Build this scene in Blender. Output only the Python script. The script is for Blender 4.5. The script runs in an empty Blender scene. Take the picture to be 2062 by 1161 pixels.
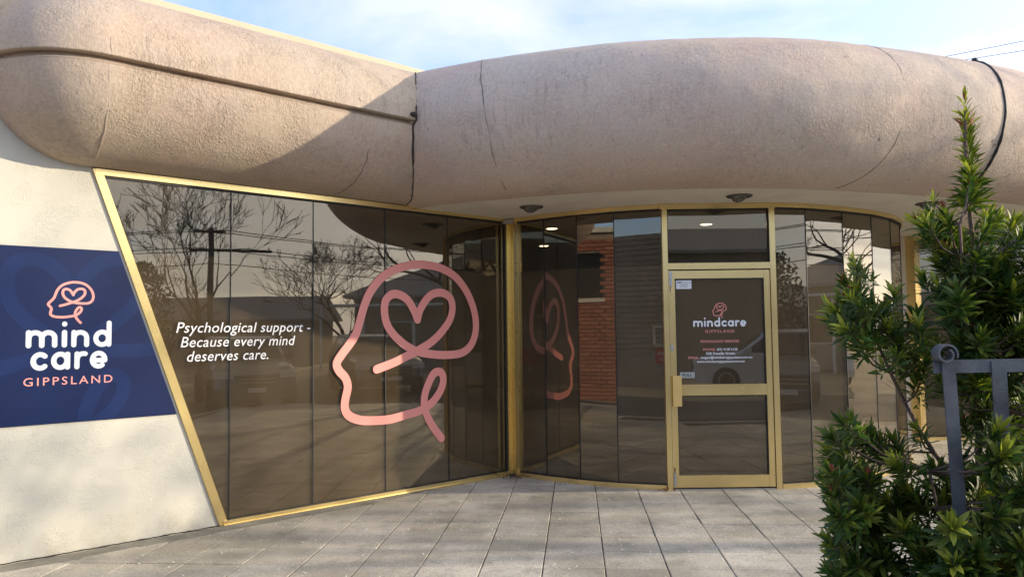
import bpy, bmesh, math, random
import numpy as np
from mathutils import Vector, Matrix, noise
R = math.radians
rnd = random.Random(7)
sc = bpy.context.scene
col = sc.collection

# ------------------------------------------------------------------ camera
cam_d = bpy.data.cameras.new("camera")
cam = bpy.data.objects.new("camera", cam_d)
col.objects.link(cam)
sc.camera = cam
pitch, rollc = math.atan(88 / 1600.0), 0.0125
Fv = Vector((0, math.cos(pitch), math.sin(pitch)))
U0 = Vector((0, -math.sin(pitch), math.cos(pitch)))
R0 = Vector((1, 0, 0))
Rv = R0 * math.cos(rollc) - U0 * math.sin(rollc)
Uv = R0 * math.sin(rollc) + U0 * math.cos(rollc)
m = Matrix((Rv, Uv, -Fv)).transposed().to_4x4()
m.translation = Vector((0, 0, 1.52))
cam.matrix_world = m
cam_d.sensor_width = 36
cam_d.lens = 36 * 1600 / 2062.0
cam_d.clip_start = 0.05
cam_d.clip_end = 2000
sc.render.resolution_x, sc.render.resolution_y = 1024, 576

# ------------------------------------------------------------------ light
SUN_EL, SUN_AZ = 13.0, 0.0          # azimuth from +X towards +Y
wd = bpy.data.worlds.new("World")
sc.world = wd
wd.use_nodes = True
nt = wd.node_tree
N, LK = nt.nodes, nt.links
bg = N["Background"]
sky = N.new("ShaderNodeTexSky")
sky.sky_type = 'NISHITA'
sky.sun_disc = False
sky.sun_elevation = R(SUN_EL)
sky.sun_rotation = R(90 - SUN_AZ)
sky.ozone_density = 1.6
sky.dust_density = 0.6
tc = N.new("ShaderNodeTexCoord")
sep = N.new("ShaderNodeSeparateXYZ"); LK.new(tc.outputs["Generated"], sep.inputs[0])
def wmath(op, a, b=None):
    n_ = N.new("ShaderNodeMath"); n_.operation = op
    for i, v in enumerate((a, b)):
        if v is None: continue
        if isinstance(v, (int, float)): n_.inputs[i].default_value = v
        else: LK.new(v, n_.inputs[i])
    return n_.outputs[0]
zz = wmath('ADD', wmath('MAXIMUM', sep.outputs[2], 0.0), 0.16)
cmb = N.new("ShaderNodeCombineXYZ")
LK.new(wmath('DIVIDE', sep.outputs[0], zz), cmb.inputs[0])
LK.new(wmath('DIVIDE', sep.outputs[1], zz), cmb.inputs[1])
cmb.inputs[2].default_value = 3.3
nz = N.new("ShaderNodeTexNoise"); nz.inputs["Scale"].default_value = 0.95
nz.inputs["Detail"].default_value = 7; nz.inputs["Roughness"].default_value = 0.55
nz.inputs["Distortion"].default_value = 0.5
LK.new(cmb.outputs[0], nz.inputs["Vector"])
rp = N.new("ShaderNodeValToRGB")
rp.color_ramp.elements[0].position = 0.40; rp.color_ramp.elements[0].color = (0.12, 0.12, 0.12, 1)
rp.color_ramp.elements[1].position = 0.62; rp.color_ramp.elements[1].color = (0.92, 0.92, 0.92, 1)
LK.new(nz.outputs[0], rp.inputs[0])
# thin cloud is brighter towards the sun
dt = N.new("ShaderNodeVectorMath"); dt.operation = 'DOT_PRODUCT'
LK.new(tc.outputs["Generated"], dt.inputs[0])
dt.inputs[1].default_value = (math.cos(R(SUN_EL)) * math.cos(R(SUN_AZ)), math.cos(R(SUN_EL)) * math.sin(R(SUN_AZ)), math.sin(R(SUN_EL)))
fw = wmath('POWER', wmath('MAXIMUM', dt.outputs["Value"], 0.0), 3.0)
cs = wmath('ADD', wmath('MULTIPLY', fw, 5.0), 5.2)
cv = N.new("ShaderNodeVectorMath"); cv.operation = 'SCALE'
cv.inputs[0].default_value = (1.0, 0.985, 0.97); LK.new(cs, cv.inputs[3])
sb = N.new("ShaderNodeVectorMath"); sb.operation = 'MULTIPLY'
sb.inputs[1].default_value = (1.25, 1.40, 1.95); LK.new(sky.outputs[0], sb.inputs[0])
hz = wmath('ADD', wmath('MULTIPLY', rp.outputs[0], 0.72), wmath('MULTIPLY', dt.outputs["Value"], 0.62))
hz = wmath('MINIMUM', wmath('MAXIMUM', hz, 0.06), 0.94)
mx = N.new("ShaderNodeMixRGB")
LK.new(hz, mx.inputs[0]); LK.new(sb.outputs[0], mx.inputs[1]); LK.new(cv.outputs[0], mx.inputs[2])
LK.new(mx.outputs[0], bg.inputs[0])
bg.inputs[1].default_value = 0.15

sd = bpy.data.lights.new("sun", 'SUN')
sd.energy = 3.3; sd.angle = R(0.55); sd.color = (1.0, 0.85, 0.62)
so = bpy.data.objects.new("sun", sd); col.objects.link(so)
sdir = Vector((math.cos(R(SUN_EL)) * math.cos(R(SUN_AZ)), math.cos(R(SUN_EL)) * math.sin(R(SUN_AZ)), math.sin(R(SUN_EL))))
so.rotation_euler = sdir.to_track_quat('Z', 'Y').to_euler()
so.location = (30, 0, 20)
vs = sc.view_settings
vs.view_transform = 'Standard'; vs.look = 'None'; vs.gamma = 1; vs.use_curve_mapping = False
vs.exposure = 0.70
sc.cycles.use_denoising = True
sc.cycles.max_bounces = 10
sc.cycles.transparent_max_bounces = 24

# ------------------------------------------------------------------ materials
def new_mat(name):
    mt = bpy.data.materials.new(name); mt.use_nodes = True
    t = mt.node_tree
    return mt, t, t.nodes["Principled BSDF"]
def noise_n(t, scale, detail=5, vec=None, stretch=None, rough=0.55, dist=0.0):
    n_ = t.nodes.new("ShaderNodeTexNoise")
    n_.inputs["Scale"].default_value = scale; n_.inputs["Detail"].default_value = detail
    n_.inputs["Roughness"].default_value = rough; n_.inputs["Distortion"].default_value = dist
    c_ = t.nodes.new("ShaderNodeTexCoord")
    src = c_.outputs["Object"]
    if stretch:
        mp = t.nodes.new("ShaderNodeMapping"); mp.inputs["Scale"].default_value = stretch
        t.links.new(src, mp.inputs[0]); src = mp.outputs[0]
    t.links.new(src, n_.inputs["Vector"])
    return n_.outputs[0]
def ramp(t, src, stops):
    r_ = t.nodes.new("ShaderNodeValToRGB")
    e = r_.color_ramp.elements
    while len(e) < len(stops): e.new(0.5)
    for i, (p, c_) in enumerate(stops):
        e[i].position = p
        e[i].color = (c_, c_, c_, 1) if isinstance(c_, (int, float)) else (*c_, 1)
    t.links.new(src, r_.inputs[0])
    return r_.outputs[0]
def mixc(t, fac, a, b, mode='MIX'):
    n_ = t.nodes.new("ShaderNodeMixRGB"); n_.blend_type = mode
    for i, v in enumerate((fac, a, b)):
        if isinstance(v, (int, float)): n_.inputs[i].default_value = v
        elif isinstance(v, tuple): n_.inputs[i].default_value = (*v, 1)
        else: t.links.new(v, n_.inputs[i])
    return n_.outputs[0]
def bump(t, b, height, strength, dist=0.01, prev=None):
    n_ = t.nodes.new("ShaderNodeBump")
    n_.inputs["Strength"].default_value = strength; n_.inputs["Distance"].default_value = dist
    t.links.new(height, n_.inputs["Height"])
    if prev: t.links.new(prev, n_.inputs["Normal"])
    t.links.new(n_.outputs[0], b.inputs["Normal"])
    return n_.outputs[0]
def plain(name, c, rough=0.6, metal=0.0, var=0.0, nscale=6, bs=0.0, bscale=60, spec=0.5):
    mt, t, b = new_mat(name)
    b.inputs["Roughness"].default_value = rough; b.inputs["Metallic"].default_value = metal
    b.inputs["Specular IOR Level"].default_value = spec
    if var:
        f = ramp(t, noise_n(t, nscale), [(0.3, 0.0), (0.7, 1.0)])
        t.links.new(mixc(t, f, tuple(x * (1 - var) for x in c), tuple(min(1, x * (1 + var)) for x in c)), b.inputs["Base Color"])
    else: b.inputs["Base Color"].default_value = (*c, 1)
    if bs: bump(t, b, noise_n(t, bscale), bs, 0.004)
    return mt
M = {}
def fascia_mat(name, base, dark, pink, chip=1.0):
    mt, t, b = new_mat(name)
    b.inputs["Roughness"].default_value = 0.72
    b.inputs["Specular IOR Level"].default_value = 0.35
    blot = ramp(t, noise_n(t, 1.1, 5, dist=0.6), [(0.35, 0.0), (0.65, 1.0)])
    c = mixc(t, blot, base, pink)
    c = mixc(t, ramp(t, noise_n(t, 3.0, 6), [(0.42, 0.0), (0.7, 0.3)]), c, (0.50, 0.45, 0.41))
    streak = ramp(t, noise_n(t, 5.5, 6, stretch=(4.5, 4.5, 0.3), rough=0.62), [(0.50, 0.0), (0.74, 0.6)])
    big = ramp(t, noise_n(t, 1.6, 3), [(0.42, 0.0), (0.6, 1.0)])
    c = mixc(t, mixc(t, 1.0, streak, big, 'MULTIPLY'), c, dark)
    fine = ramp(t, noise_n(t, 42, 6, rough=0.7), [(0.33, 0.84), (0.68, 1.08)])
    c = mixc(t, 1.0, c, fine, 'MULTIPLY')
    spots = ramp(t, noise_n(t, 9.0, 5, stretch=(1, 1, 0.6), rough=0.72), [(0.665, 0.0), (0.70, 0.75)])
    c = mixc(t, spots, c, (0.11, 0.085, 0.07))
    runs = ramp(t, noise_n(t, 2.6, 7, stretch=(9, 9, 0.55), rough=0.7, dist=0.3), [(0.58, 0.0), (0.74, 0.38)])
    c = mixc(t, runs, c, dark)
    pale = ramp(t, noise_n(t, 15, 6, stretch=(1, 1, 0.7), rough=0.7), [(0.63, 0.0), (0.70, 0.4)])
    c = mixc(t, pale, c, (0.66, 0.58, 0.49))
    t.links.new(c, b.inputs["Base Color"])
    b1 = bump(t, b, noise_n(t, 110, 6, rough=0.72), 0.42 * chip, 0.006)
    drips = ramp(t, noise_n(t, 48, 4, stretch=(1.2, 1.2, 0.9), rough=0.6), [(0.44, 0.0), (0.66, 1.0)])
    amt = ramp(t, noise_n(t, 2.0, 5, rough=0.7), [(0.45, 0.12), (0.66, 1.0)])
    b2 = bump(t, b, mixc(t, 1.0, drips, amt, 'MULTIPLY'), 0.55 * chip, 0.012, b1)
    flk = ramp(t, noise_n(t, 13, 7, stretch=(1.5, 1.5, 0.6), rough=0.75, dist=0.8), [(0.67, 0.0), (0.69, 1.0)])
    b3 = bump(t, b, flk, 0.6, 0.010, b2)
    bump(t, b, noise_n(t, 3.0, 4), 0.4, 0.05, b3)
    return mt
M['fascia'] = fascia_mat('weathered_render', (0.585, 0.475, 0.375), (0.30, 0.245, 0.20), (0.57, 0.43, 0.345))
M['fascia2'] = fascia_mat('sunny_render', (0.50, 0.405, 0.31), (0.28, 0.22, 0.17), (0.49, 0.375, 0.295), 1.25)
M['parapet'] = plain('parapet_paint', (0.56, 0.46, 0.34), 0.8, var=0.08, nscale=2, bs=0.2)
M['crack'] = plain('joint_dark', (0.055, 0.045, 0.04), 0.95, bs=0.8, bscale=90)
M['crackfine'] = plain('joint_fine', (0.17, 0.135, 0.115), 0.9)
M['ridge'] = plain('joint_ridge', (0.43, 0.35, 0.28), 0.8, bs=1.0, bscale=50)
M['rubber'] = plain('black_rubber', (0.012, 0.012, 0.012), 0.6, bs=0.5)
# white textured wall
mt, t, b = new_mat('cream_wall')
b.inputs["Roughness"].default_value = 0.85
c = mixc(t, ramp(t, noise_n(t, 1.3, 4), [(0.3, 0.0), (0.7, 1.0)]), (0.575, 0.56, 0.49), (0.60, 0.585, 0.51))
spl = ramp(t, noise_n(t, 2.4, 6, stretch=(1, 1, 1.0), rough=0.7), [(0.70, 0.0), (0.78, 0.25)])
c = mixc(t, spl, c, (0.56, 0.46, 0.33))
geo = t.nodes.new("ShaderNodeTexCoord"); sp = t.nodes.new("ShaderNodeSeparateXYZ"); t.links.new(geo.outputs["Object"], sp.inputs[0])
low = t.nodes.new("ShaderNodeMapRange"); low.inputs[1].default_value = 0.32; low.inputs[2].default_value = 0.0
t.links.new(sp.outputs[2], low.inputs[0])
lown = mixc(t, 1.0, low.outputs[0], ramp(t, noise_n(t, 7, 5), [(0.35, 0.0), (0.7, 0.7)]), 'MULTIPLY')
c = mixc(t, lown, c, (0.40, 0.36, 0.28))
t.links.new(c, b.inputs["Base Color"])
worm = ramp(t, noise_n(t, 15, 3, stretch=(0.8, 0.8, 1.5), dist=2.2), [(0.44, 0.0), (0.5, 1.0), (0.56, 0.0)])
wa = ramp(t, noise_n(t, 6, 3), [(0.42, 0.0), (0.60, 1.0)])
b1 = bump(t, b, mixc(t, 1.0, worm, wa, 'MULTIPLY'), 0.42, 0.005)
bump(t, b, noise_n(t, 70, 4), 0.25, 0.003, b1)
M['wall'] = mt
M['soffit'] = plain('soffit_paint', (0.66, 0.60, 0.50), 0.85, var=0.07, nscale=3, bs=0.1)
def gold_mat(name, c1, c2, rough):
    mt, t, b = new_mat(name)
    b.inputs["Metallic"].default_value = 0.9
    f = ramp(t, noise_n(t, 0.9, 1), [(0.3, 0.0), (0.7, 1.0)])
    c = mixc(t, f, c1, c2)
    dirt = ramp(t, noise_n(t, 22, 6, rough=0.7), [(0.80, 0.0), (0.92, 0.4)])
    c = mixc(t, dirt, c, (0.20, 0.13, 0.07))
    t.links.new(c, b.inputs["Base Color"])
    rr = ramp(t, noise_n(t, 1.6, 2), [(0.3, rough - 0.04), (0.7, rough + 0.05)])
    t.links.new(rr, b.inputs["Roughness"])
    bump(t, b, noise_n(t, 5, 1), 0.03, 0.01)
    return mt
M['gold'] = gold_mat('gold_anodised', (0.83, 0.64, 0.28), (0.87, 0.68, 0.32), 0.27)
M['goldh'] = gold_mat('gold_handle', (0.80, 0.55, 0.20), (0.84, 0.60, 0.25), 0.45)
def glass_mat(name, tint, refl, lo=0.16, hi=0.95):
    mt, t, b = new_mat(name)
    t.nodes.remove(b)
    out = t.nodes["Material Output"]
    tr = t.nodes.new("ShaderNodeBsdfTransparent"); tr.inputs[0].default_value = (*tint, 1)
    gl = t.nodes.new("ShaderNodeBsdfGlossy"); gl.inputs[0].default_value = (*refl, 1); gl.inputs["Roughness"].default_value = 0.004
    lw = t.nodes.new("ShaderNodeLayerWeight"); lw.inputs[0].default_value = 0.5
    mp = t.nodes.new("ShaderNodeMapRange"); mp.inputs[3].default_value = lo; mp.inputs[4].default_value = hi
    pw = t.nodes.new("ShaderNodeMath"); pw.operation = 'POWER'; pw.inputs[1].default_value = 2.2
    t.links.new(lw.outputs["Facing"], pw.inputs[0]); t.links.new(pw.outputs[0], mp.inputs[0])
    ms = t.nodes.new("ShaderNodeMixShader")
    t.links.new(mp.outputs[0], ms.inputs[0]); t.links.new(tr.outputs[0], ms.inputs[1]); t.links.new(gl.outputs[0], ms.inputs[2])
    wv = noise_n(t, 1.3, 1)
    bp = t.nodes.new("ShaderNodeBump"); bp.inputs["Strength"].default_value = 0.03; bp.inputs["Distance"].default_value = 0.02
    t.links.new(wv, bp.inputs["Height"]); t.links.new(bp.outputs[0], gl.inputs["Normal"])
    df = t.nodes.new("ShaderNodeBsdfDiffuse"); df.inputs[0].default_value = (0.50, 0.45, 0.35, 1)
    dust = ramp(t, noise_n(t, 2.2, 6, stretch=(1, 1, 0.5), rough=0.6), [(0.35, 0.010), (0.7, 0.05)])
    m2 = t.nodes.new("ShaderNodeMixShader"); t.links.new(dust, m2.inputs[0])
    t.links.new(ms.outputs[0], m2.inputs[1]); t.links.new(df.outputs[0], m2.inputs[2])
    t.links.new(m2.outputs[0], out.inputs[0])
    return mt
M['glass'] = glass_mat('bronze_glass', (0.76, 0.71, 0.64), (0.68, 0.635, 0.55), 0.13, 0.78)
M['film'] = plain('brown_film', (0.20, 0.175, 0.128), 0.55, var=0.10, nscale=1.2)
M['sealant'] = plain('black_sealant', (0.012, 0.012, 0.012), 0.55)
M['pink'] = plain('coral_vinyl', (0.80, 0.30, 0.26), 0.5)
M['pinksign'] = plain('coral_print', (0.82, 0.34, 0.31), 0.45)
M['white'] = plain('white_vinyl', (0.78, 0.80, 0.83), 0.45)
M['offwhite'] = plain('pale_print', (0.72, 0.78, 0.84), 0.4)
mt, t, b = new_mat('blue_panel')
b.inputs["Roughness"].default_value = 0.36; b.inputs["Specular IOR Level"].default_value = 0.3
c = mixc(t, ramp(t, noise_n(t, 0.9, 3), [(0.35, 0.0), (0.65, 1.0)]), (0.004, 0.012, 0.062), (0.006, 0.018, 0.085))
t.links.new(c, b.inputs["Base Color"]); M['blue'] = mt
M['bluewm'] = plain('blue_watermark', (0.006, 0.0205, 0.094), 0.36, spec=0.3)
M['steel'] = plain('dull_steel', (0.52, 0.52, 0.50), 0.35, 0.85)
M['steeldk'] = plain('dark_steel', (0.10, 0.10, 0.095), 0.4, 0.6)
M['plate'] = plain('grey_plate', (0.42, 0.46, 0.44), 0.3, 0.3)
M['ink'] = plain('black_ink', (0.02, 0.02, 0.025), 0.6)
M['paper'] = plain('white_paper', (0.80, 0.82, 0.84), 0.5)
M['lampdk'] = plain('lamp_metal', (0.13, 0.12, 0.11), 0.4, 0.6)
M['lampgl'] = plain('lamp_lens', (0.16, 0.165, 0.15), 0.15, 0.5)
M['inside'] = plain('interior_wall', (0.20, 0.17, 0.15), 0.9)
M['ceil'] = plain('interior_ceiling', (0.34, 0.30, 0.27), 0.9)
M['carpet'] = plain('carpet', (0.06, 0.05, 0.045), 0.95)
mt, t, b = new_mat('lamp_glow')
b.inputs["Base Color"].default_value = (1, .9, .7, 1); b.inputs["Emission Color"].default_value = (1, 0.86, 0.62, 1); b.inputs["Emission Strength"].default_value = 5.5
M['glow'] = mt
# paving
def paving_mat(name):
    mt, t, b = new_mat(name)
    b.inputs["Roughness"].default_value = 0.78
    oi = t.nodes.new("ShaderNodeObjectInfo")
    wc = t.nodes.new("ShaderNodeNewGeometry")
    def wn(scale, detail, rough=0.6, stretch=None):
        n_ = t.nodes.new("ShaderNodeTexNoise"); n_.inputs["Scale"].default_value = scale; n_.inputs["Detail"].default_value = detail; n_.inputs["Roughness"].default_value = rough
        src = wc.outputs["Position"]
        if stretch:
            mp = t.nodes.new("ShaderNodeMapping"); mp.inputs["Scale"].default_value = stretch
            t.links.new(src, mp.inputs[0]); src = mp.outputs[0]
        t.links.new(src, n_.inputs["Vector"]); return n_.outputs[0]
    c = mixc(t, ramp(t, oi.outputs["Random"], [(0.0, 0.0), (1.0, 1.0)]), (0.52, 0.475, 0.385), (0.66, 0.605, 0.50))
    c = mixc(t, ramp(t, wn(1.1, 6, 0.6), [(0.40, 0.0), (0.60, 1.0)]), c, mixc(t, 1.0, c, (0.66, 0.65, 0.63), 'MULTIPLY'))  # broad darker blotches: ground-in dirt plus dappled tree shadow painted into the colour
    c = mixc(t, ramp(t, wn(4.2, 7, 0.72), [(0.50, 0.0), (0.70, 0.6)]), c, (0.24, 0.22, 0.18))
    c = mixc(t, 1.0, c, ramp(t, wn(55, 6, 0.75), [(0.3, 0.62), (0.7, 1.3)]), 'MULTIPLY')
    t.links.new(c, b.inputs["Base Color"])
    b1 = bump(t, b, wn(38, 5, 0.7, (0.6, 1.4, 1)), 0.55, 0.008)
    bump(t, b, wn(7, 3), 0.35, 0.02, b1)
    return mt
M['paving'] = paving_mat('stone_paving')
M['joint'] = plain('paving_joint', (0.055, 0.05, 0.042), 0.95)
M['fillet'] = plain('cement_skirt', (0.22, 0.205, 0.165), 0.9, var=0.3, nscale=5, bs=0.6)
M['asphalt'] = plain('asphalt', (0.055, 0.054, 0.052), 0.9, var=0.25, nscale=3, bs=0.6)
M['sand'] = plain('dry_verge', (0.30, 0.25, 0.17), 0.95, var=0.3, nscale=0.4, bs=0.5)
M['kerb'] = plain('kerb', (0.34, 0.33, 0.30), 0.85, var=0.15)
M['bark'] = plain('bare_bark', (0.055, 0.045, 0.04), 0.9)
M['pole'] = plain('pole_timber', (0.055, 0.045, 0.038), 0.9)
M['brick'] = None
mt, t, b = new_mat('red_brick'); b.inputs["Roughness"].default_value = 0.85
oi = t.nodes.new("ShaderNodeObjectInfo")
c = mixc(t, ramp(t, oi.outputs["Random"], [(0, 0.0), (1, 1.0)]), (0.29, 0.10, 0.06), (0.43, 0.17, 0.105))
c = mixc(t, 1.0, c, ramp(t, noise_n(t, 30), [(0.3, 0.75), (0.7, 1.15)]), 'MULTIPLY')
t.links.new(c, b.inputs["Base Color"]); M['brick'] = mt
M['mortar'] = plain('mortar', (0.36, 0.30, 0.24), 0.9)
M['board'] = plain('weatherboard', (0.28, 0.24, 0.20), 0.8, var=0.2)
M['housewall'] = plain('house_wall', (0.30, 0.25, 0.20), 0.85, var=0.1)
M['houseroof'] = plain('house_roof', (0.25, 0.24, 0.23), 0.7, var=0.15)
M['trim'] = plain('white_trim', (0.70, 0.68, 0.62), 0.6)
M['winglass'] = plain('dark_window', (0.015, 0.018, 0.02), 0.08)
M['hedge'] = plain('evergreen', (0.03, 0.045, 0.02), 0.7)
M['carpaint'] = plain('grey_paint', (0.16, 0.16, 0.165), 0.22, 0.5)
M['carwhite'] = plain('white_paint', (0.62, 0.63, 0.64), 0.25)
M['carred'] = plain('red_lamp', (0.45, 0.02, 0.015), 0.2)
M['tyre'] = plain('tyre', (0.02, 0.02, 0.02), 0.85)
M['signred'] = plain('sign_red', (0.55, 0.02, 0.03), 0.5)
# plant
def leaf_mat(name, c1, c2, c3):
    mt, t, b = new_mat(name)
    b.inputs["Roughness"].default_value = 0.46
    b.inputs["Specular IOR Level"].default_value = 0.35
    at = t.nodes.new("ShaderNodeAttribute"); at.attribute_name = "tone"
    oi = t.nodes.new("ShaderNodeObjectInfo")
    n1 = noise_n(t, 7, 3)
    c = mixc(t, ramp(t, n1, [(0.35, 0.0), (0.65, 1.0)]), c1, c2)
    c = mixc(t, at.outputs["Fac"], c, c3)
    t.links.new(c, b.inputs["Base Color"])
    tl = t.nodes.new("ShaderNodeBsdfTranslucent"); t.links.new(mixc(t, 1.0, c, (1.6, 1.9, 0.7), 'MULTIPLY'), tl.inputs[0])
    ms = t.nodes.new("ShaderNodeMixShader"); ms.inputs[0].default_value = 0.28
    t.links.new(b.outputs[0], ms.inputs[1]); t.links.new(tl.outputs[0], ms.inputs[2])
    t.links.new(ms.outputs[0], t.nodes["Material Output"].inputs[0])
    return mt
M['leaf'] = leaf_mat('shrub_leaf', (0.026, 0.055, 0.013), (0.056, 0.108, 0.020), (0.34, 0.34, 0.045))
M['leafnew'] = plain('red_new_leaf', (0.32, 0.055, 0.03), 0.5)
M['stem'] = plain('shrub_stem', (0.14, 0.085, 0.065), 0.8, var=0.3, nscale=12)
M['galv'] = plain('galvanised_grey', (0.13, 0.135, 0.145), 0.55, 0.35, var=0.3, nscale=14, bs=0.3, bscale=120)
M['dryleaf'] = plain('dry_leaf', (0.13, 0.05, 0.025), 0.9)
M['petal'] = plain('petal', (0.75, 0.73, 0.66), 0.8)
M['wire'] = plain('wire', (0.05, 0.05, 0.05), 0.6)

# ------------------------------------------------------------------ helpers
def world_loc(p):
    v = Vector((0, 0, 0))
    while p is not None:
        v += p.location; p = p.parent
    return v
def link(name, me, mat, parent=None, smooth=False):
    if mat is not None and len(me.materials) == 0: me.materials.append(mat)
    o = bpy.data.objects.new(name, me); col.objects.link(o)
    if smooth: me.polygons.foreach_set('use_smooth', [True] * len(me.polygons))
    if parent is not None:
        o.parent = parent
        o.location = -world_loc(parent)
    return o
def mesh(name, verts, faces, mat, parent=None, smooth=False):
    me = bpy.data.meshes.new(name)
    me.from_pydata([tuple(v) for v in verts], [], faces)
    me.update()
    return link(name, me, mat, parent, smooth)
def tag(o, label=None, cat=None, group=None, kind=None):
    if label: o['label'] = label
    if cat: o['category'] = cat
    if group: o['group'] = group
    if kind: o['kind'] = kind
    return o
def thing(name, loc, label, cat, group=None):
    o = bpy.data.objects.new(name, None); col.objects.link(o)
    o.location = loc
    o.empty_display_size = 0.2
    return tag(o, label, cat, group)
class MB:
    def __init__(s): s.v, s.f = [], []
    def add(s, vs, fs):
        k = len(s.v); s.v += [tuple(v) for v in vs]; s.f += [tuple(i + k for i in f) for f in fs]; return s
    def box(s, lo, hi, fr=None):
        vs = [(x, y, z) for z in (lo[2], hi[2]) for y in (lo[1], hi[1]) for x in (lo[0], hi[0])]
        if fr: vs = [fr(*v) for v in vs]
        return s.add(vs, [(0, 2, 3, 1), (4, 5, 7, 6), (0, 1, 5, 4), (2, 6, 7, 3), (0, 4, 6, 2), (1, 3, 7, 5)])
    def hexa(s, bot, top):      # two quads of 4 points
        return s.add(list(bot) + list(top), [(3, 2, 1, 0), (4, 5, 6, 7), (0, 1, 5, 4), (1, 2, 6, 5), (2, 3, 7, 6), (3, 0, 4, 7)])
    def prism(s, poly, z0, z1):
        n_ = len(poly)
        return s.add([(x, y, z0) for x, y in poly] + [(x, y, z1) for x, y in poly],
                     [tuple(range(n_))[::-1], tuple(range(n_, 2 * n_))] + [(i, (i + 1) % n_, n_ + (i + 1) % n_, n_ + i) for i in range(n_)])
    def tube(s, pts, rad, k=6, flat=None):
        pts = [Vector(p) for p in pts]; n_ = len(pts)
        rs = rad if isinstance(rad, (list, tuple)) else [rad] * n_
        vs = []
        prev = None
        for i, p in enumerate(pts):
            d = (pts[min(i + 1, n_ - 1)] - pts[max(i - 1, 0)])
            d = d.normalized() if d.length > 1e-9 else Vector((0, 0, 1))
            a = Vector((0, 0, 1)) if abs(d.z) < 0.9 else Vector((1, 0, 0))
            if prev is not None: a = prev
            x = d.cross(a).normalized(); y = x.cross(d).normalized(); prev = y
            for j in range(k):
                t_ = 2 * math.pi * j / k
                vs.append(p + x * rs[i] * math.cos(t_) + y * rs[i] * math.sin(t_))
        fs = [(i * k + j, i * k + (j + 1) % k, (i + 1) * k + (j + 1) % k, (i + 1) * k + j) for i in range(n_ - 1) for j in range(k)]
        fs += [tuple(range(k))[::-1], tuple((n_ - 1) * k + j for j in range(k))]
        return s.add(vs, fs)
    def lathe(s, prof, c, axis=(0, 0, 1), k=20):
        ax = Vector(axis).normalized(); a = Vector((1, 0, 0)) if abs(ax.x) < 0.9 else Vector((0, 1, 0))
        x = ax.cross(a).normalized(); y = ax.cross(x); c = Vector(c)
        vs = [c + ax * z + (x * math.cos(2 * math.pi * j / k) + y * math.sin(2 * math.pi * j / k)) * r for r, z in prof for j in range(k)]
        n_ = len(prof)
        fs = [(i * k + j, i * k + (j + 1) % k, (i + 1) * k + (j + 1) % k, (i + 1) * k + j) for i in range(n_ - 1) for j in range(k)]
        fs += [tuple(range(k))[::-1], tuple((n_ - 1) * k + j for j in range(k))]
        return s.add(vs, fs)
    def obj(s, name, mat, parent=None, smooth=False):
        return mesh(name, s.v, s.f, mat, parent, smooth)

# the straight shopfront wall: origin, direction and outward normal
WA = Vector((-2.312, 6.448, 0)); WU = Vector((0.7303, 0.6831, 0)); WN = Vector((0.6831, -0.7303, 0))
def W(s, z, o=0.0):
    p = WA + WU * s + WN * o
    return Vector((p.x, p.y, z))
def Wf(s, o, z): return W(s, z, o)     # frame for boxes: x=s, y=outward, z
def DF(x, z, o=0.0): return Vector((x, 7.655 - o, z))   # door plane

# facets of the curved shopfront (outer glass line)
FL = [(0.03, 8.505), (0.322, 8.261), (0.65, 8.025), (1.009, 7.824), (1.455, 7.675)]
FR = [(2.555, 7.665), (2.905, 7.752), (3.37, 7.99), (3.79, 8.262), (4.15, 8.60), (4.45, 9.0), (4.68, 9.5), (4.80, 10.1), (4.83, 10.68)]

# ------------------------------------------------------------------ ground
g = mesh('ground', [(-900, -900, -0.16), (900, -900, -0.16), (900, 900, -0.16), (-900, 900, -0.16)], [(0, 1, 2, 3)], M['sand'])
tag(g, kind='structure')
rd = MB().box((-60, -3.2, -0.6), (90, 1.95, -0.13)).obj('road', M['asphalt']); tag(rd, kind='structure')
rd2 = MB().box((9.2, 1.96, -0.6), (15.5, 60, -0.128)).obj('side_road', M['asphalt']); tag(rd2, kind='structure')
kb = MB().box((-14, 2.0, -0.5), (9.0, 2.15, -0.004)).obj('kerb', M['kerb']); tag(kb, kind='structure')
pv = MB().box((-14, 2.152, -0.5), (9.0, 14, -0.016)).obj('pavement', M['joint']); tag(pv, kind='structure')
ga = math.atan2(0.266, 3.318)      # the paving grid leans a little
gd = Vector((math.sin(ga), math.cos(ga), 0)); gr = Vector((math.cos(ga), -math.sin(ga), 0))
g0 = Vector((0.027, 8.364, 0)) - gr * 0.0; 
TS = 0.4
def tile_mesh(seed, h):
    q = random.Random(seed); a = TS / 2 - 0.0034; c = 0.004
    vs = []
    for s_, z in ((a, -0.04), (a, -c), (a - c, 0.0)):
        vs += [(sx * s_ + q.uniform(-1, 1) * 0.0012, sy * s_ + q.uniform(-1, 1) * 0.0012, z + h) for sx, sy in ((-1, -1), (1, -1), (1, 1), (-1, 1))]
    fs = [(i, (i + 1) % 4, 4 + (i + 1) % 4, 4 + i) for i in range(4)] + [(4 + i, 4 + (i + 1) % 4, 8 + (i + 1) % 4, 8 + i) for i in range(4)] + [(8, 9, 10, 11)]
    return vs, fs
tv = []
for k in range(8):
    vs_, fs_ = tile_mesh(k, 0)
    me = bpy.data.meshes.new('tile'); me.from_pydata(vs_, [], fs_); me.materials.append(M['paving']); tv.append((me, vs_, fs_))
def inside_building(x, y):
    p = Vector((x, y, 0)) - WA
    s_, o_ = p.dot(WU), p.dot(WN)
    if o_ < -0.35 and s_ < 3.2: return True
    if (x - 2.02) ** 2 + (y - 10.42) ** 2 < 2.45 ** 2: return True
    return y > 11.1 or (x < 1 and y > 8.9)
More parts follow.
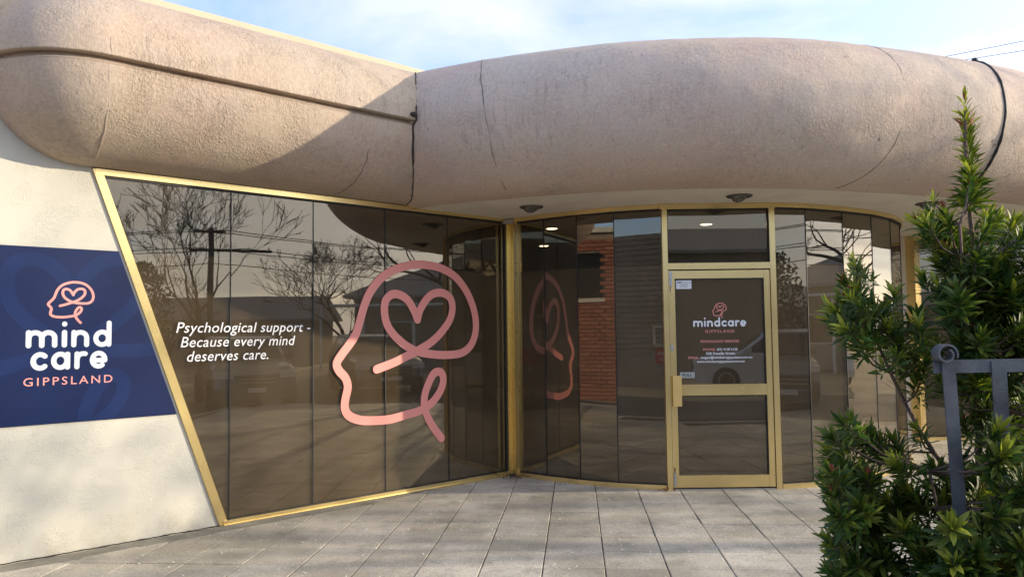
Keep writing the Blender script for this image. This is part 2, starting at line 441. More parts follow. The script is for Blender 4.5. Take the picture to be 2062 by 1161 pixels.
def pix(p):
    d = Vector(p) - Vector((0, 0, 1.52)); z = d.dot(Fv)
    if z < 0.1: return None
    return 1031 + 1600 * d.dot(Rv) / z, 580.5 - 1600 * d.dot(Uv) / z
far = MB(); ntile = 0
for i in range(-34, 24):
    for j in range(-15, 8):
        p = g0 + gr * (TS * (i + 0.5)) + gd * (TS * (j - 0.28))
        if p.y < 2.4 or p.x < -13 or p.x > 8.7 or inside_building(p.x, p.y): continue
        q = pix(p); rz = -ga + rnd.uniform(-1, 1) * 0.003
        tz = rnd.uniform(-0.003, 0.0015); tx, ty = rnd.uniform(-1, 1) * 0.004, rnd.uniform(-1, 1) * 0.004
        mt4 = Matrix.Translation((p.x, p.y, tz)) @ Matrix.Rotation(rz, 4, 'Z') @ Matrix.Rotation(tx, 4, 'X') @ Matrix.Rotation(ty, 4, 'Y')
        me, vs_, fs_ = tv[rnd.randrange(8)]
        if q and -60 < q[0] < 2120 and q[1] < 1230 and ntile < 298:
            o = bpy.data.objects.new('tile', me); col.objects.link(o); o.parent = pv; o.matrix_local = mt4; ntile += 1
        else:
            far.add([mt4 @ Vector(v) for v in vs_], fs_)
fo = far.obj('outer_tiles', M['paving'], pv); fo['kind'] = 'stuff'
# sloped cement skirt along the wall foot
sk = MB()
pts = [(s_ / 10) for s_ in range(-50, 23)]
vs_ = []
for s_ in pts:
    w_ = (0.17 + 0.05 * noise.noise((s_ * 1.3, 3, 0))) * (1.0 if s_ < 1.2 else max(0.05, (2.3 - s_) / 1.1))
    vs_ += [W(s_, 0.012, 0.02), W(s_, 0.008, w_ * 0.5), W(s_, -0.004, w_)]
n_ = len(pts)
sk.add(vs_, [(3 * i, 3 * i + 1, 3 * i + 4, 3 * i + 3) for i in range(n_ - 1)] + [(3 * i + 1, 3 * i + 2, 3 * i + 5, 3 * i + 4) for i in range(n_ - 1)])
so_ = sk.obj('wall_foot_skirt', M['fillet'], pv, True)

P = []
for k in range(150):
    s_ = -3.88 + k * 0.026
    P.append(W(s_, 0.012 + 0.010 * noise.noise((s_ * 6, 1, 0)) + 0.004 * noise.noise((s_ * 30, 1, 5)), -0.014))
MB().tube(P, [0.004 + 0.007 * max(0, noise.noise((k * 0.3, 8, 2))) for k in range(150)], 5).obj('wall_foot_crack', M['crack'], pv)

# ------------------------------------------------------------------ building
bl = thing('office_building', (-1.0, 8.0, 0), 'low shopfront building with fat rounded pinkish rendered fascia tubes and gold framed tinted glass', 'building')
# cream wall, its right edge slants with the window frame
wl = MB()
o0 = 0.0
poly = [(-3.9, -0.1), (-0.045, -0.1), (-0.045, 0.0), (-1.02, 2.76), (-1.02, 3.4), (-3.9, 3.4)]
nn = len(poly)
wl.add([W(s_, z, -0.02) for s_, z in poly] + [W(s_, z, -0.3) for s_, z in poly],
       [tuple(range(nn)), tuple(range(nn, 2 * nn))[::-1]] + [(i, nn + i, nn + (i + 1) % nn, (i + 1) % nn) for i in range(nn)])
wl.obj('wall', M['wall'], bl)
MB().box((-1.0, -0.3, 2.80), (3.1, -0.02, 3.4), Wf).obj('lintel', M['wall'], bl)
MB().box((-3.9, -0.25, 3.402), (2.2, -0.06, 4.165), Wf).obj('parapet', M['parapet'], bl)

def catmull(P, n_=8):
    out = []
    for i in range(len(P) - 1):
        p0, p1, p2, p3 = P[max(i - 1, 0)], P[i], P[i + 1], P[min(i + 2, len(P) - 1)]
        for k in range(n_):
            t_ = k / n_
            out.append(tuple(0.5 * ((2 * p1[a]) + (-p0[a] + p2[a]) * t_ + (2 * p0[a] - 5 * p1[a] + 4 * p2[a] - p3[a]) * t_ ** 2 + (-p0[a] + 3 * p1[a] - 3 * p2[a] + p3[a]) * t_ ** 3) for a in range(len(p1))))
    out.append(tuple(P[-1])); return out
# curved fascia: contact line with the soffit
CL = catmull([(-2.0, 8.55), (-1.45, 8.13), (-0.90, 7.75), (-0.20, 7.37), (0.544, 7.08), (1.2, 6.925), (1.87, 6.88), (2.45, 6.93), (3.02, 7.09), (4.03, 7.46), (5.245, 8.08), (6.5, 8.95), (8.2, 10.4)], 8)
ZC, RX, RZL, RZU = 3.385, 0.70, 0.635, 0.655
cl_n = []
for i, p in enumerate(CL):
    a_, b_ = CL[max(i - 1, 0)], CL[min(i + 1, len(CL) - 1)]
    d = Vector((b_[0] - a_[0], b_[1] - a_[1], 0)).normalized()
    cl_n.append(Vector((d.y, -d.x, 0)))
def ringpt(fi, th, grow=0.0):      # fi = float index on CL, th from -90 (bottom) to +90 (top)
    i = max(0, min(int(fi), len(CL) - 2)); t_ = fi - i
    p = Vector((*CL[i], 0)).lerp(Vector((*CL[i + 1], 0)), t_); n__ = cl_n[i].lerp(cl_n[i + 1], t_).normalized()
    rx = RX + grow; rz = (RZL if th < 0 else RZU) + grow
    q = p + n__ * (rx * math.cos(th)); q.z = ZC + rz * math.sin(th)
    return q
K = 40; sub = 3
vs_, fs_ = [], []
NF = (len(CL) - 1) * sub + 1
for a in range(NF):
    fi = a / sub
    for k in range(K + 1):
        th = math.pi * (k / K - 0.5)
        q = ringpt(fi, th)
        d = 0.010 * noise.noise(q * 1.6) + 0.004 * noise.noise(q * 7)
        q = q + (q - Vector((*CL[min(int(fi), len(CL) - 1)], ZC))).normalized() * d * math.cos(th * 0.9)
        vs_.append(q)
for a in range(NF - 1):
    for k in range(K):
        i = a * (K + 1) + k
        fs_.append((i, i + K + 1, i + K + 2, i + 1))
cf = mesh('curved_fascia', vs_, fs_, M['fascia'], bl, True)
cf['label'] = 'long curved rendered fascia tube over the entrance'
def seam(name, f0, f1, mat, rad, th0=-88, th1=88, par=cf, wob=0.012, seed=0, n_=44, grow=0.0, bend=0.0):
    mb = MB(); P, rr = [], []
    for k in range(n_):
        u = k / (n_ - 1); th = R(th0 + (th1 - th0) * u)
        fi = f0 + (f1 - f0) * u + bend * math.sin(math.pi * u)
        q = ringpt(fi, th, grow)
        q = q + Vector((1, 0, 0)) * wob * noise.noise((u * 9, seed, 0))
        P.append(q); rr.append(rad * (0.75 + 0.7 * abs(noise.noise((u * 17, seed + 5, 1)))))
    mb.tube(P, rr, 6); return mb.obj(name, mat, par, True)
def fi_at_x(x):
    for i in range(len(CL) - 1):
        if CL[i][0] <= x <= CL[i + 1][0]: return i + (x - CL[i][0]) / (CL[i + 1][0] - CL[i][0])
# thick black joint at the right end of the long tube
seam('expansion_joint', fi_at_x(4.16), fi_at_x(4.30), M['rubber'], 0.014, -86, 80, bend=-1.45, wob=0.006, seed=3, grow=0.002)
seam('hairline_joint', fi_at_x(0.05), fi_at_x(-0.12), M['crackfine'], 0.0042, -70, 66, bend=1.0, seed=11)
seam('hairline_joint', fi_at_x(2.85), fi_at_x(3.02), M['crackfine'], 0.0035, -84, -15, bend=0.5, seed=12)
seam('render_ridge', fi_at_x(3.02), fi_at_x(3.00), M['ridge'], 0.006, -10, 80, bend=0.4, seed=13, grow=-0.002)

# straight fascia with a stepped groove and a rounded left end
def sprof():
    P = []
    for k in range(0, 23):
        th = R(-90 + 86 * k / 22); P.append((0.675 * math.cos(th), 3.385 + 0.62 * math.sin(th)))
    P += [(0.676, 3.345), (0.636, 3.376), (0.628, 3.394), (0.704, 3.394), (0.708, 3.399)]
    for k in range(1, 23):
        th = R(90 * k / 22); P.append((0.708 * math.cos(th), 3.396 + 0.640 * math.sin(th)))
    return P
SP = sprof()
stations = []
for k in range(0, 25): stations.append(('cap', 90 - 90 * k / 24))
s_ = -1.06
while s_ < 2.35: stations.append(('s', s_)); s_ += 0.06
vs_, fs_, smf = [], [], []
segs = [(0, 22, True), (22, 23, False), (23, 24, False), (24, 25, False), (25, 27, False), (27, len(SP) - 1, True)]
for (ka, kb_, sm1) in segs:
    base_ = len(vs_); w_ = kb_ - ka + 1
    for kind_, v in stations:
        for (o_, z) in SP[ka:kb_ + 1]:
            if kind_ == 'cap':
                be = R(v); q = W(-1.09 - 0.92 * o_ * math.sin(be), z, o_ * math.cos(be) - 0.02)
            else: q = W(v, z, o_ - 0.02)
            d = 0.009 * noise.noise(q * 1.7 + Vector((9, 0, 0))) + 0.0035 * noise.noise(q * 8)
            vs_.append(q + WN * d * min(1, o_ * 3))
    for a in range(len(stations) - 1):
        for k in range(w_ - 1):
            i = base_ + a * w_ + k; fs_.append((i, i + w_, i + w_ + 1, i + 1)); smf.append(sm1)
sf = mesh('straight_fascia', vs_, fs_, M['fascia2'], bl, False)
sf.data.polygons.foreach_set('use_smooth', smf)
sf['label'] = 'straight rendered fascia tube with a groove and a rounded end'
def spt(s_, th, g=0.0):
    o_ = (0.675 + g) * math.cos(th) if th < 0 else (0.708 + g) * math.cos(th)
    z = 3.385 + (0.62 + g if th < 0 else 0.65 + g) * math.sin(th)
    return W(s_, z, o_ - 0.02)
def sseam(name, s0, s1, mat, rad, th0, th1, seed, bend=0.0, g=0.0):
    P, rr = [], []
    for k in range(36):
        u = k / 35; th = R(th0 + (th1 - th0) * u)
        P.append(spt(s0 + (s1 - s0) * u + bend * math.sin(math.pi * u) + 0.012 * noise.noise((u * 9, seed, 2)), th, g))
        rr.append(rad * (0.7 + 0.8 * abs(noise.noise((u * 16, seed, 7)))))
    return MB().tube(P, rr, 6).obj(name, mat, sf, True)
sseam('render_ridge', -1.10, -1.09, M['ridge'], 0.009, 3, 84, 1, g=-0.004)
sseam('render_ridge', -1.04, -1.10, M['ridge'], 0.010, -86, -6, 2, g=-0.004)
sseam('hairline_joint', 0.95, 0.98, M['crackfine'], 0.0045, -84, -28, 3, 0.03)
# black joint where both tubes meet: walk the profile, find where the curved tube is left by the straight one
P = []
for k in range(50):
    th = R(-80 + 158 * k / 49)
    best = None
    for q_ in range(120):
        fi = 12 + q_ * 0.10
        p = ringpt(fi, th)
        o_ = (p - WA).dot(WN); z = p.z
        lim = math.cos(math.asin(max(-1, min(1, (z - 3.385) / (0.62 if z < 3.385 else 0.655))))) * (0.675 if z < 3.385 else 0.708) - 0.02
        e_ = abs(o_ - lim)
        if best is None or e_ < best[0]: best = (e_, p, fi)
    if best[0] < 0.05: P.append(best[1] + (best[1] - Vector((*CL[int(best[2])], ZC))).normalized() * 0.003)
rr = [0.0045 + 0.010 * max(0, noise.noise((k * 0.31, 4, 0))) + (0.006 if 14 < k < 30 else 0) for k in range(len(P))]
mj = MB().tube(P, rr, 6)
mj.obj('black_joint', M['crack'], cf, True)
jm = P[len(P) // 2]
lu = ringpt(fi_at_x(4.22), R(66)); MB().lathe([(0.003, 0), (0.03, 0.004), (0.024, 0.028), (0.004, 0.036)], lu, (0.1, -0.3, 1), 8).obj('joint_lump', M['rubber'], cf)
MB().lathe([(0.004, 0.0), (0.034, 0.004), (0.03, 0.022), (0.006, 0.03)], jm + Vector((-0.02, -0.03, 0.05)), (0, -0.3, -1), 8).obj('joint_lump', M['crack'], cf)
# soffit and roof
sofp = [(-0.90, 7.765)] + [p for p in CL if p[0] > -0.88] + [(8.2, 14), (-3, 14), (-2.2, 9)]
MB().prism([(x, y) for x, y in sofp], 2.745, 2.80).obj('soffit', M['soffit'], bl)
MB().box((-3.9, -9.0, -0.1), (-3.6, -0.301, 3.4), Wf).obj('side_wall', M['wall'], bl)
w0, w1 = W(-3.9, 0, -0.2), W(1.9, 0, -0.1)
roofp = [(w0.x, w0.y), (w1.x, w1.y)] + [(p[0], p[1] + 0.06) for p in CL if p[0] > -0.6] + [(9, 19), (1, 19), tuple(W(-3.9, 0, -9.0))[:2]]
MB().prism(roofp, 3.86, 3.95).obj('roof', M['houseroof'], bl)
# interior
ci = Vector((2.02, 10.42, 0))
inner = [W(s_, 0, -0.12) for s_ in (-0.9, 3.0)]
ring = []
for p in FL + FR[:]:
    v = Vector((*p, 0)); ring.append(v + (ci - v).normalized() * 0.13)
ip = [(v.x, v.y) for v in inner] + [(v.x, v.y) for v in ring[1:]] + [(5.4, 10.95), (9, 11.1), (9, 17), (2, 17), tuple(W(-3.5, 0, -8.0))[:2], tuple(W(-3.5, 0, -0.4))[:2]]
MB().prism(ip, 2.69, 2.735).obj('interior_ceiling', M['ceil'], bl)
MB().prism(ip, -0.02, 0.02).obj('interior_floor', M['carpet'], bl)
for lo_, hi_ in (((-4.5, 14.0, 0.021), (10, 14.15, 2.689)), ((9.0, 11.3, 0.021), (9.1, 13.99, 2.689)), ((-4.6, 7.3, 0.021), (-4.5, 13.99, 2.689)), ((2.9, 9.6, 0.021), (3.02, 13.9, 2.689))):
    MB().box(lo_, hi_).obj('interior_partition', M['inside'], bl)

# ------------------------------------------------------------------ stroke decals
def rnd_poly(pts, n_=6):
    return catmull(pts, n_)
def stroke(mb, pts, w, fr, lift=0.001, ramp_=0.0012, closed=False):
    """flat ribbon with round caps, slightly proud, rising along its run so that crossings never share a plane"""
    pts = [Vector((p[0], p[1])) for p in pts]
    q = [pts[0]]
    for p in pts[1:]:
        if (p - q[-1]).length > 1e-5: q.append(p)
    pts = q; n_ = len(pts); L, Rr = [], []
    for i in range(n_):
        a = pts[max(i - 1, 0)]; b_ = pts[min(i + 1, n_ - 1)]
        d = (b_ - a).normalized(); nrm = Vector((-d.y, d.x))
        L.append(pts[i] + nrm * w / 2); Rr.append(pts[i] - nrm * w / 2)
    vs, fs = [], []
    for i in range(n_):
        h = lift + ramp_ * i / n_
        vs += [fr(L[i].x, L[i].y, 0.0002), fr(L[i].x, L[i].y, h), fr(Rr[i].x, Rr[i].y, h), fr(Rr[i].x, Rr[i].y, 0.0002)]
    for i in range(n_ - 1):
        a, b_ = 4 * i, 4 * (i + 1)
        fs += [(a, b_, b_ + 1, a + 1), (a + 1, b_ + 1, b_ + 2, a + 2), (a + 2, b_ + 2, b_ + 3, a + 3)]
    mb.add(vs, fs)
    for e, dr, h in ((0, -1, lift), (n_ - 1, 1, lift + ramp_)):
        d = (pts[min(e + 1, n_ - 1)] - pts[max(e - 1, 0)]).normalized() * dr
        a0 = math.atan2(d.y, d.x)
        k = 8; c_ = pts[e]
        ring_ = [Vector((c_.x + math.cos(a0 - math.pi / 2 + math.pi * j / k) * w / 2, c_.y + math.sin(a0 - math.pi / 2 + math.pi * j / k) * w / 2)) for j in range(k + 1)]
        vs = [fr(r_.x, r_.y, h) for r_ in ring_] + [fr(r_.x, r_.y, 0.0002) for r_ in ring_]
        f_ = [tuple(range(k + 1))] + [(j, k + 1 + j, k + 2 + j, j + 1) for j in range(k)]
        mb.add(vs, f_)
LOGO = [(1.443, 1.191), (1.635, 1.246), (1.781, 1.301), (1.909, 1.35), (2.084, 1.434), (2.22, 1.539), (2.325, 1.665), (2.354, 1.793), (2.316, 1.883), (2.224, 1.923), (2.111, 1.911), (2.022, 1.85), (1.944, 1.743), (1.915, 1.655), (1.9149, 1.6549), (1.879, 1.734), (1.805, 1.838), (1.711, 1.891), (1.618, 1.894), (1.546, 1.833), (1.531, 1.731), (1.559, 1.612), (1.636, 1.51), (1.76, 1.414), (1.909, 1.346), (2.083, 1.314), (2.264, 1.301), (2.45, 1.312), (2.57, 1.37), (2.644, 1.48), (2.664, 1.629), (2.624, 1.796), (2.529, 1.962), (2.388, 2.095), (2.204, 2.173), (2.002, 2.196), (1.829, 2.184), (1.639, 2.126), (1.496, 2.044), (1.377, 1.914), (1.308, 1.779), (1.259, 1.63), (1.22, 1.525), (1.155, 1.434), (1.071, 1.339), (1.019, 1.26), (1.043, 1.195), (1.107, 1.127), (1.132, 1.045), (1.107, 0.934), (1.102, 0.854), (1.144, 0.786), (1.257, 0.737), (1.412, 0.719), (1.591, 0.717), (1.777, 0.744), (1.947, 0.774), (2.079, 0.834), (2.181, 0.934), (2.227, 1.038), (2.216, 1.11), (2.171, 1.138), (2.104, 1.115), (2.037, 1.013), (1.992, 0.893), (2.002, 0.77), (2.077, 0.624), (2.199, 0.481)]
def logo(mb, s0, z0, kx, kz, w, fr, **kw):
    A_ = [(s0 + (x - 1.84) * kx, z0 + (y - 1.34) * kz) for x, y in LOGO]
    h1 = catmull(A_[:14], 5); h2 = catmull(A_[14:], 5)
    stroke(mb, h1, w, fr, 0.001, 0.0006, **kw); stroke(mb, h2, w, fr, 0.0018, 0.0012, **kw)
def arc(cx_, cy_, r, a0, a1, n_=14, ry=None):
    return [(cx_ + r * math.cos(R(a0 + (a1 - a0) * i / n_)), cy_ + (ry or r) * math.sin(R(a0 + (a1 - a0) * i / n_))) for i in range(n_ + 1)]
WD = 0.27; hw = WD / 2
def gl_m(): return [[(hw, hw), (hw, 1 - hw)], [(hw, 0.45)] + arc(0.45, 0.55, 0.31, 180, 0, 12) + [(0.76, hw)], [(0.76, 0.45)] + arc(1.07, 0.55, 0.31, 180, 0, 12) + [(1.38, hw)]], 1.52
def gl_n(): return [[(hw, hw), (hw, 1 - hw)], [(hw, 0.45)] + arc(0.46, 0.54, 0.32, 180, 0, 12) + [(0.78, hw)]], 0.92
def gl_i(): return [[(hw, hw), (hw, 1 - hw)], [(hw, 1.33), (hw + 0.004, 1.345)]], 0.27
def gl_d(): return [arc(0.46, 0.5, 0.33, 20, 380, 26, 0.37), [(0.82, hw), (0.82, 1.40)]], 0.96
def gl_a(): return [arc(0.46, 0.5, 0.33, 20, 380, 26, 0.37), [(0.82, hw), (0.82, 1 - hw)]], 0.96
def gl_c(): return [arc(0.47, 0.5, 0.335, 48, 312, 18, 0.37)], 0.80
def gl_r(): return [[(hw, hw), (hw, 1 - hw)], [(hw, 0.5)] + arc(0.46, 0.56, 0.31, 175, 72, 7)], 0.60
def gl_e(): return [[(0.2, 0.47), (0.74, 0.47)], arc(0.46, 0.5, 0.33, -5, 305, 22, 0.37)], 0.90
GL = dict(m=gl_m, n=gl_n, i=gl_i, d=gl_d, a=gl_a, c=gl_c, r=gl_r, e=gl_e)
def word(mb, txt, s0, s1, zb, xh, fr):
    gap = 0.2; tot = sum(GL[c_]()[1] for c_ in txt) + gap * (len(txt) - 1); kx = (s1 - s0) / tot
    x = s0; li = 0
    for c_ in txt:
        ss, w_ = GL[c_]()
        for st in ss:
            stroke(mb, [(x + a * kx, zb + b_ * xh) for a, b_ in st], WD * (kx + xh) / 2, fr, 0.0009 + 0.00045 * li, 0.0004); li = (li + 1) % 4
        x += (w_ + gap) * kx
def text(name, body, s0, s1, zb, height, fr, mat, parent, shear=0.0, bold=0.0, spacing=1.0, lift=0.0015, split=False):
    """flat lettering: width s0..s1, capital height given"""
    cu = bpy.data.curves.new('t', 'FONT'); cu.body = body; cu.shear = shear; cu.offset = bold; cu.space_character = spacing
    cu.extrude = 0.001; cu.resolution_u = 3
    ob = bpy.data.objects.new('t', cu); col.objects.link(ob)
    dg = bpy.context.evaluated_depsgraph_get()
    me = bpy.data.meshes.new_from_object(ob.evaluated_get(dg)); bpy.data.objects.remove(ob)
    co = np.empty(len(me.vertices) * 3); me.vertices.foreach_get('co', co); co = co.reshape(-1, 3)
    x0, x1 = co[:, 0].min(), co[:, 0].max()
    kx = (s1 - s0) / (x1 - x0); ky = height / 0.70
    for v in me.vertices:
        v.co = fr(s0 + (v.co.x - x0) * kx, zb + v.co.y * ky, lift if v.co.z > 0 else 0.0002)
    me.name = name
    if not split: return link(name, me, mat, parent)
    # one object per word: cut points measured on the growing line
    words_, cuts, acc = body.split(' '), [], ''
    for w_ in words_[:-1]:
        acc = (acc + ' ' + w_).strip()
        cu2 = bpy.data.curves.new('t', 'FONT'); cu2.body = acc; cu2.shear = shear; cu2.offset = bold; cu2.space_character = spacing
        ob2 = bpy.data.objects.new('t', cu2); col.objects.link(ob2); dg = bpy.context.evaluated_depsgraph_get()
        m2 = ob2.evaluated_get(dg).to_mesh(); cuts.append(max(v.co.x for v in m2.vertices) - x0); bpy.data.objects.remove(ob2)
    bm = bmesh.new(); bm.from_mesh(me); bm.verts.ensure_lookup_table()
    seen, isl = {}, []
    for v in bm.verts:
        if v.index in seen: continue
        st, comp = [v], []
        seen[v.index] = len(isl)
        while st:
            a_ = st.pop(); comp.append(a_.index)
            for e_ in a_.link_edges:
                b2 = e_.other_vert(a_)
                if b2.index not in seen: seen[b2.index] = len(isl); st.append(b2)
        isl.append(sum(co[i_][0] - x0 for i_ in comp) / len(comp))
    for k_ in range(len(words_)):
        lo_ = cuts[k_ - 1] if k_ else -9; hi_ = cuts[k_] if k_ < len(cuts) else 1e9
        vs2, fs2, mp_ = [], [], {}
        for f2 in bm.faces:
            if lo_ < isl[seen[f2.verts[0].index]] <= hi_:
                for v in f2.verts:
                    if v.index not in mp_: mp_[v.index] = len(vs2); vs2.append(v.co.copy())
                fs2.append(tuple(mp_[v.index] for v in f2.verts))
        if fs2: mesh(name, vs2, fs2, mat, parent)
    bm.free()

# ------------------------------------------------------------------ corner window (flat, slanted left edge)
def sweep(mb, pts, oi, oo, z0, z1):
    """rectangular rail along a plan polyline, mitred; oi/oo inner and outer offsets from the line, + = outward (right-hand side)"""
    P = [Vector((*p, 0)) for p in pts]; n_ = len(P); rows = []
    for i in range(n_):
        d1 = (P[i] - P[max(i - 1, 0)]); d2 = (P[min(i + 1, n_ - 1)] - P[i])
        if d1.length < 1e-6: d1 = d2
        if d2.length < 1e-6: d2 = d1
        n1 = Vector((d1.y, -d1.x, 0)).normalized(); n2 = Vector((d2.y, -d2.x, 0)).normalized()
        b_ = (n1 + n2).normalized(); k = 1 / max(0.3, b_.dot(n1))
        rows.append([P[i] + b_ * oi * k + Vector((0, 0, z0)), P[i] + b_ * oo * k + Vector((0, 0, z0)), P[i] + b_ * oo * k + Vector((0, 0, z1)), P[i] + b_ * oi * k + Vector((0, 0, z1))])
    vs = [v for r_ in rows for v in r_]; fs = []
    for i in range(n_ - 1):
        a, c_ = 4 * i, 4 * (i + 1)
        fs += [(a + j, a + (j + 1) % 4, c_ + (j + 1) % 4, c_ + j) for j in range(4)]
    fs += [(0, 3, 2, 1), (4 * (n_ - 1), 4 * (n_ - 1) + 1, 4 * (n_ - 1) + 2, 4 * (n_ - 1) + 3)]
    mb.add(vs, fs)
cw = MB()
# slanted stile
cw.hexa([W(-0.045, 0, 0.0), W(0.028, 0, 0.0), W(0.028, 0, -0.09), W(-0.045, 0, -0.09)], [W(-1.018, 2.755, 0.0), W(-0.955, 2.755, 0.0), W(-0.955, 2.755, -0.09), W(-1.018, 2.755, -0.09)])
cw.box((-1.0, -0.09, 2.712), (3.09, 0.004, 2.757), Wf)
cw.box((-0.02, -0.09, 0.0), (3.09, 0.006, 0.047), Wf)
cw.box((-0.02, 0.0065, 0.0), (3.09, 0.02, 0.016), Wf)
cw.box((3.084, -0.09, 0.0), (3.098, 0.010, 2.757), Wf)
cwf = cw.obj('corner_window', M['gold'], bl)
cwf['label'] = 'flat tinted window with slanted left edge and pink logo'
def slant(z): return 0.02 - (z - 0.047) * (0.98 / 2.70)
seams = [0.035, 0.785, 1.542, 2.30, 3.084]
FZ = 2.157
def wpane(pts, o_, t_, name, mat, par, tw=0.0):
    n_ = len(pts); sm_ = sum(p[0] for p in pts) / n_
    f_ = [W(s_, z, o_ + (s_ - sm_) * tw) for s_, z in pts]; bk = [W(s_, z, o_ - t_ + (s_ - sm_) * tw) for s_, z in pts]
    return mesh(name, f_ + bk, [tuple(range(n_)), tuple(range(n_, 2 * n_))[::-1]] + [(i, n_ + i, n_ + (i + 1) % n_, (i + 1) % n_) for i in range(n_)], mat, par)
gz0, gz1 = 0.047, 2.712
PL = [[(slant(gz0) + 0.01, gz0), (0.030, gz0), (0.030, gz1), (slant(gz1) + 0.01, gz1)]]
for a, b_ in zip(seams[:-1], seams[1:]): PL.append([(a + 0.004, gz0), (b_ - 0.004, gz0), (b_ - 0.004, gz1), (a + 0.004, gz1)])
for i, pl in enumerate(PL):
    wpane(pl, -0.025, 0.006, 'pane', M['glass'], cwf, [0.0, 0.003, -0.002, 0.004, -0.001][i])
    zt = FZ + [0, 0.004, -0.003, 0.002, 0.0][i]
    if i == 0: fp = [pl[0], pl[1], (0.030, zt), (slant(zt) + 0.01, zt)]
    else: fp = [pl[0], pl[1], (pl[1][0], zt), (pl[0][0], zt)]
    wpane(fp, -0.042, 0.003, 'privacy_film', M['film'], cwf)
for s_ in seams[:-1]:
    MB().box((s_ - 0.0042, -0.034, gz0), (s_ + 0.0042, -0.0215, gz1), Wf).obj('sealant_joint', M['sealant'], cwf)
mg = MB(); mg.box((-0.92, -0.035, gz1 - 0.016), (3.083, -0.012, gz1), Wf); mg.box((3.068, -0.035, gz0), (3.083, -0.012, gz1 - 0.016), Wf); mg.box((0.03, -0.035, gz0), (3.067, -0.012, gz0 + 0.009), Wf)
mg.obj('gasket', M['sealant'], cwf)['kind'] = 'stuff'
frW = lambda s_, z, h: W(s_, z, -0.0235 + h)
mb = MB(); 
A_ = LOGO
stroke(mb, catmull(A_[:14], 6), 0.081, frW, 0.003, 0.0006); stroke(mb, catmull(A_[14:], 6), 0.081, frW, 0.0042, 0.0012)
lg = mb.obj('head_and_heart_logo', M['pink'], cwf)
lg['label'] = 'coral line drawing of a head with a heart on the glass'
frT = lambda s_, z, h: W(s_, z, -0.0225 + h)
text('slogan', 'Psychological support -', -0.398, 0.757, 1.549, 0.082, frT, M['white'], cwf, shear=0.22, bold=0.001, spacing=1.04, split=True)
text('slogan', 'Because every mind', -0.363, 0.612, 1.435, 0.082, frT, M['white'], cwf, shear=0.22, bold=0.001, spacing=1.04, split=True)
text('slogan', 'deserves care.', -0.312, 0.365, 1.322, 0.082, frT, M['white'], cwf, shear=0.22, bold=0.001, spacing=1.04, split=True)
# corner post
cp = MB(); cp.box((3.1, -0.11, 0.0), (3.142, 0.020, 2.742), Wf)
cp.obj('corner_post', M['gold'], bl)
MB().prism([(-0.030, 8.66), (-0.005, 8.575), (0.022, 8.530), (0.06, 8.60)], 0.001, 2.741).obj('corner_filler', M['gold'], bl)

for zz_ in (0.95, 1.52, 2.15):
    MB().lathe([(0.001, 0), (0.007, 0.0), (0.006, 0.003), (0.001, 0.004)], (0.050, 8.476, zz_), (-0.63, -0.78, 0), 10).obj('screw', M['steeldk'], bl)
# ------------------------------------------------------------------ curved windows
def facet_frame(p, q):
    p = Vector((*p, 0)); q = Vector((*q, 0)); t_ = (q - p); L = t_.length; t_.normalize(); n__ = Vector((t_.y, -t_.x, 0))
    return (lambda x, o_, z: p + t_ * x + n__ * o_ + Vector((0, 0, z))), L
def curved(name, P, label, first_stile, last_stile, films=True):
    mb = MB(); sweep(mb, P, -0.075, 0.012, 0.0, 0.046); sweep(mb, P, -0.075, 0.010, 2.700, 2.743)
    for (i, at_) in ((0, first_stile), (len(P) - 2, last_stile)):
        if at_ is None: continue
        f_, L = facet_frame(P[i], P[i + 1]); x0 = 0.0 if i == 0 and at_ > 0 else L - abs(at_)
        mb.box((x0, -0.074, 0.0465), (x0 + abs(at_), 0.008, 2.6995), f_)
    fo_ = mb.obj(name, M['gold'], bl); fo_['label'] = label
    for i in range(len(P) - 1):
        f_, L = facet_frame(P[i], P[i + 1])
        a = first_stile if (i == 0 and first_stile) else 0.004
        b_ = L - (abs(last_stile) if (i == len(P) - 2 and last_stile) else 0.004)
        MB().box((a, -0.031, 0.046), (b_, -0.025, 2.70), f_).obj('pane', M['glass'], fo_)
        if films: MB().box((a, -0.046, 0.046), (b_, -0.043, FZ + rnd.uniform(-0.003, 0.003)), f_).obj('privacy_film', M['film'], fo_)
        if i: MB().box((-0.004, -0.036, 0.046), (0.004, -0.0215, 2.70), f_).obj('sealant_joint', M['sealant'], fo_)
        gk = MB(); gk.box((a, -0.024, 2.686), (b_, -0.006, 2.6995), f_); gk.box((a, -0.024, 0.0465), (b_, -0.006, 0.054), f_)
        gk.obj('gasket', M['sealant'], fo_)['kind'] = 'stuff'
    return fo_
cl = curved('curved_window', FL, 'faceted tinted window left of the door', 0.042, None)
cr = curved('curved_window', FR, 'faceted tinted window right of the door', None, 0.06)
# side window beyond the curve, seen through the shrub
SW = [(5.40, 10.75), (6.4, 10.82), (7.4, 10.88), (8.6, 10.95)]
sw = curved('side_window', SW, 'recessed tinted window at the far right behind the shrub', None, 0.05)
MB().prism([(5.30, 10.74), (5.38, 10.58), (5.53, 10.74), (5.44, 10.86)], 0, 2.742).obj('gold_post', M['gold'], bl)
MB().box((4.84, 10.70, 0), (5.32, 10.78, 2.74)).obj('return_wall', M['soffit'], bl)
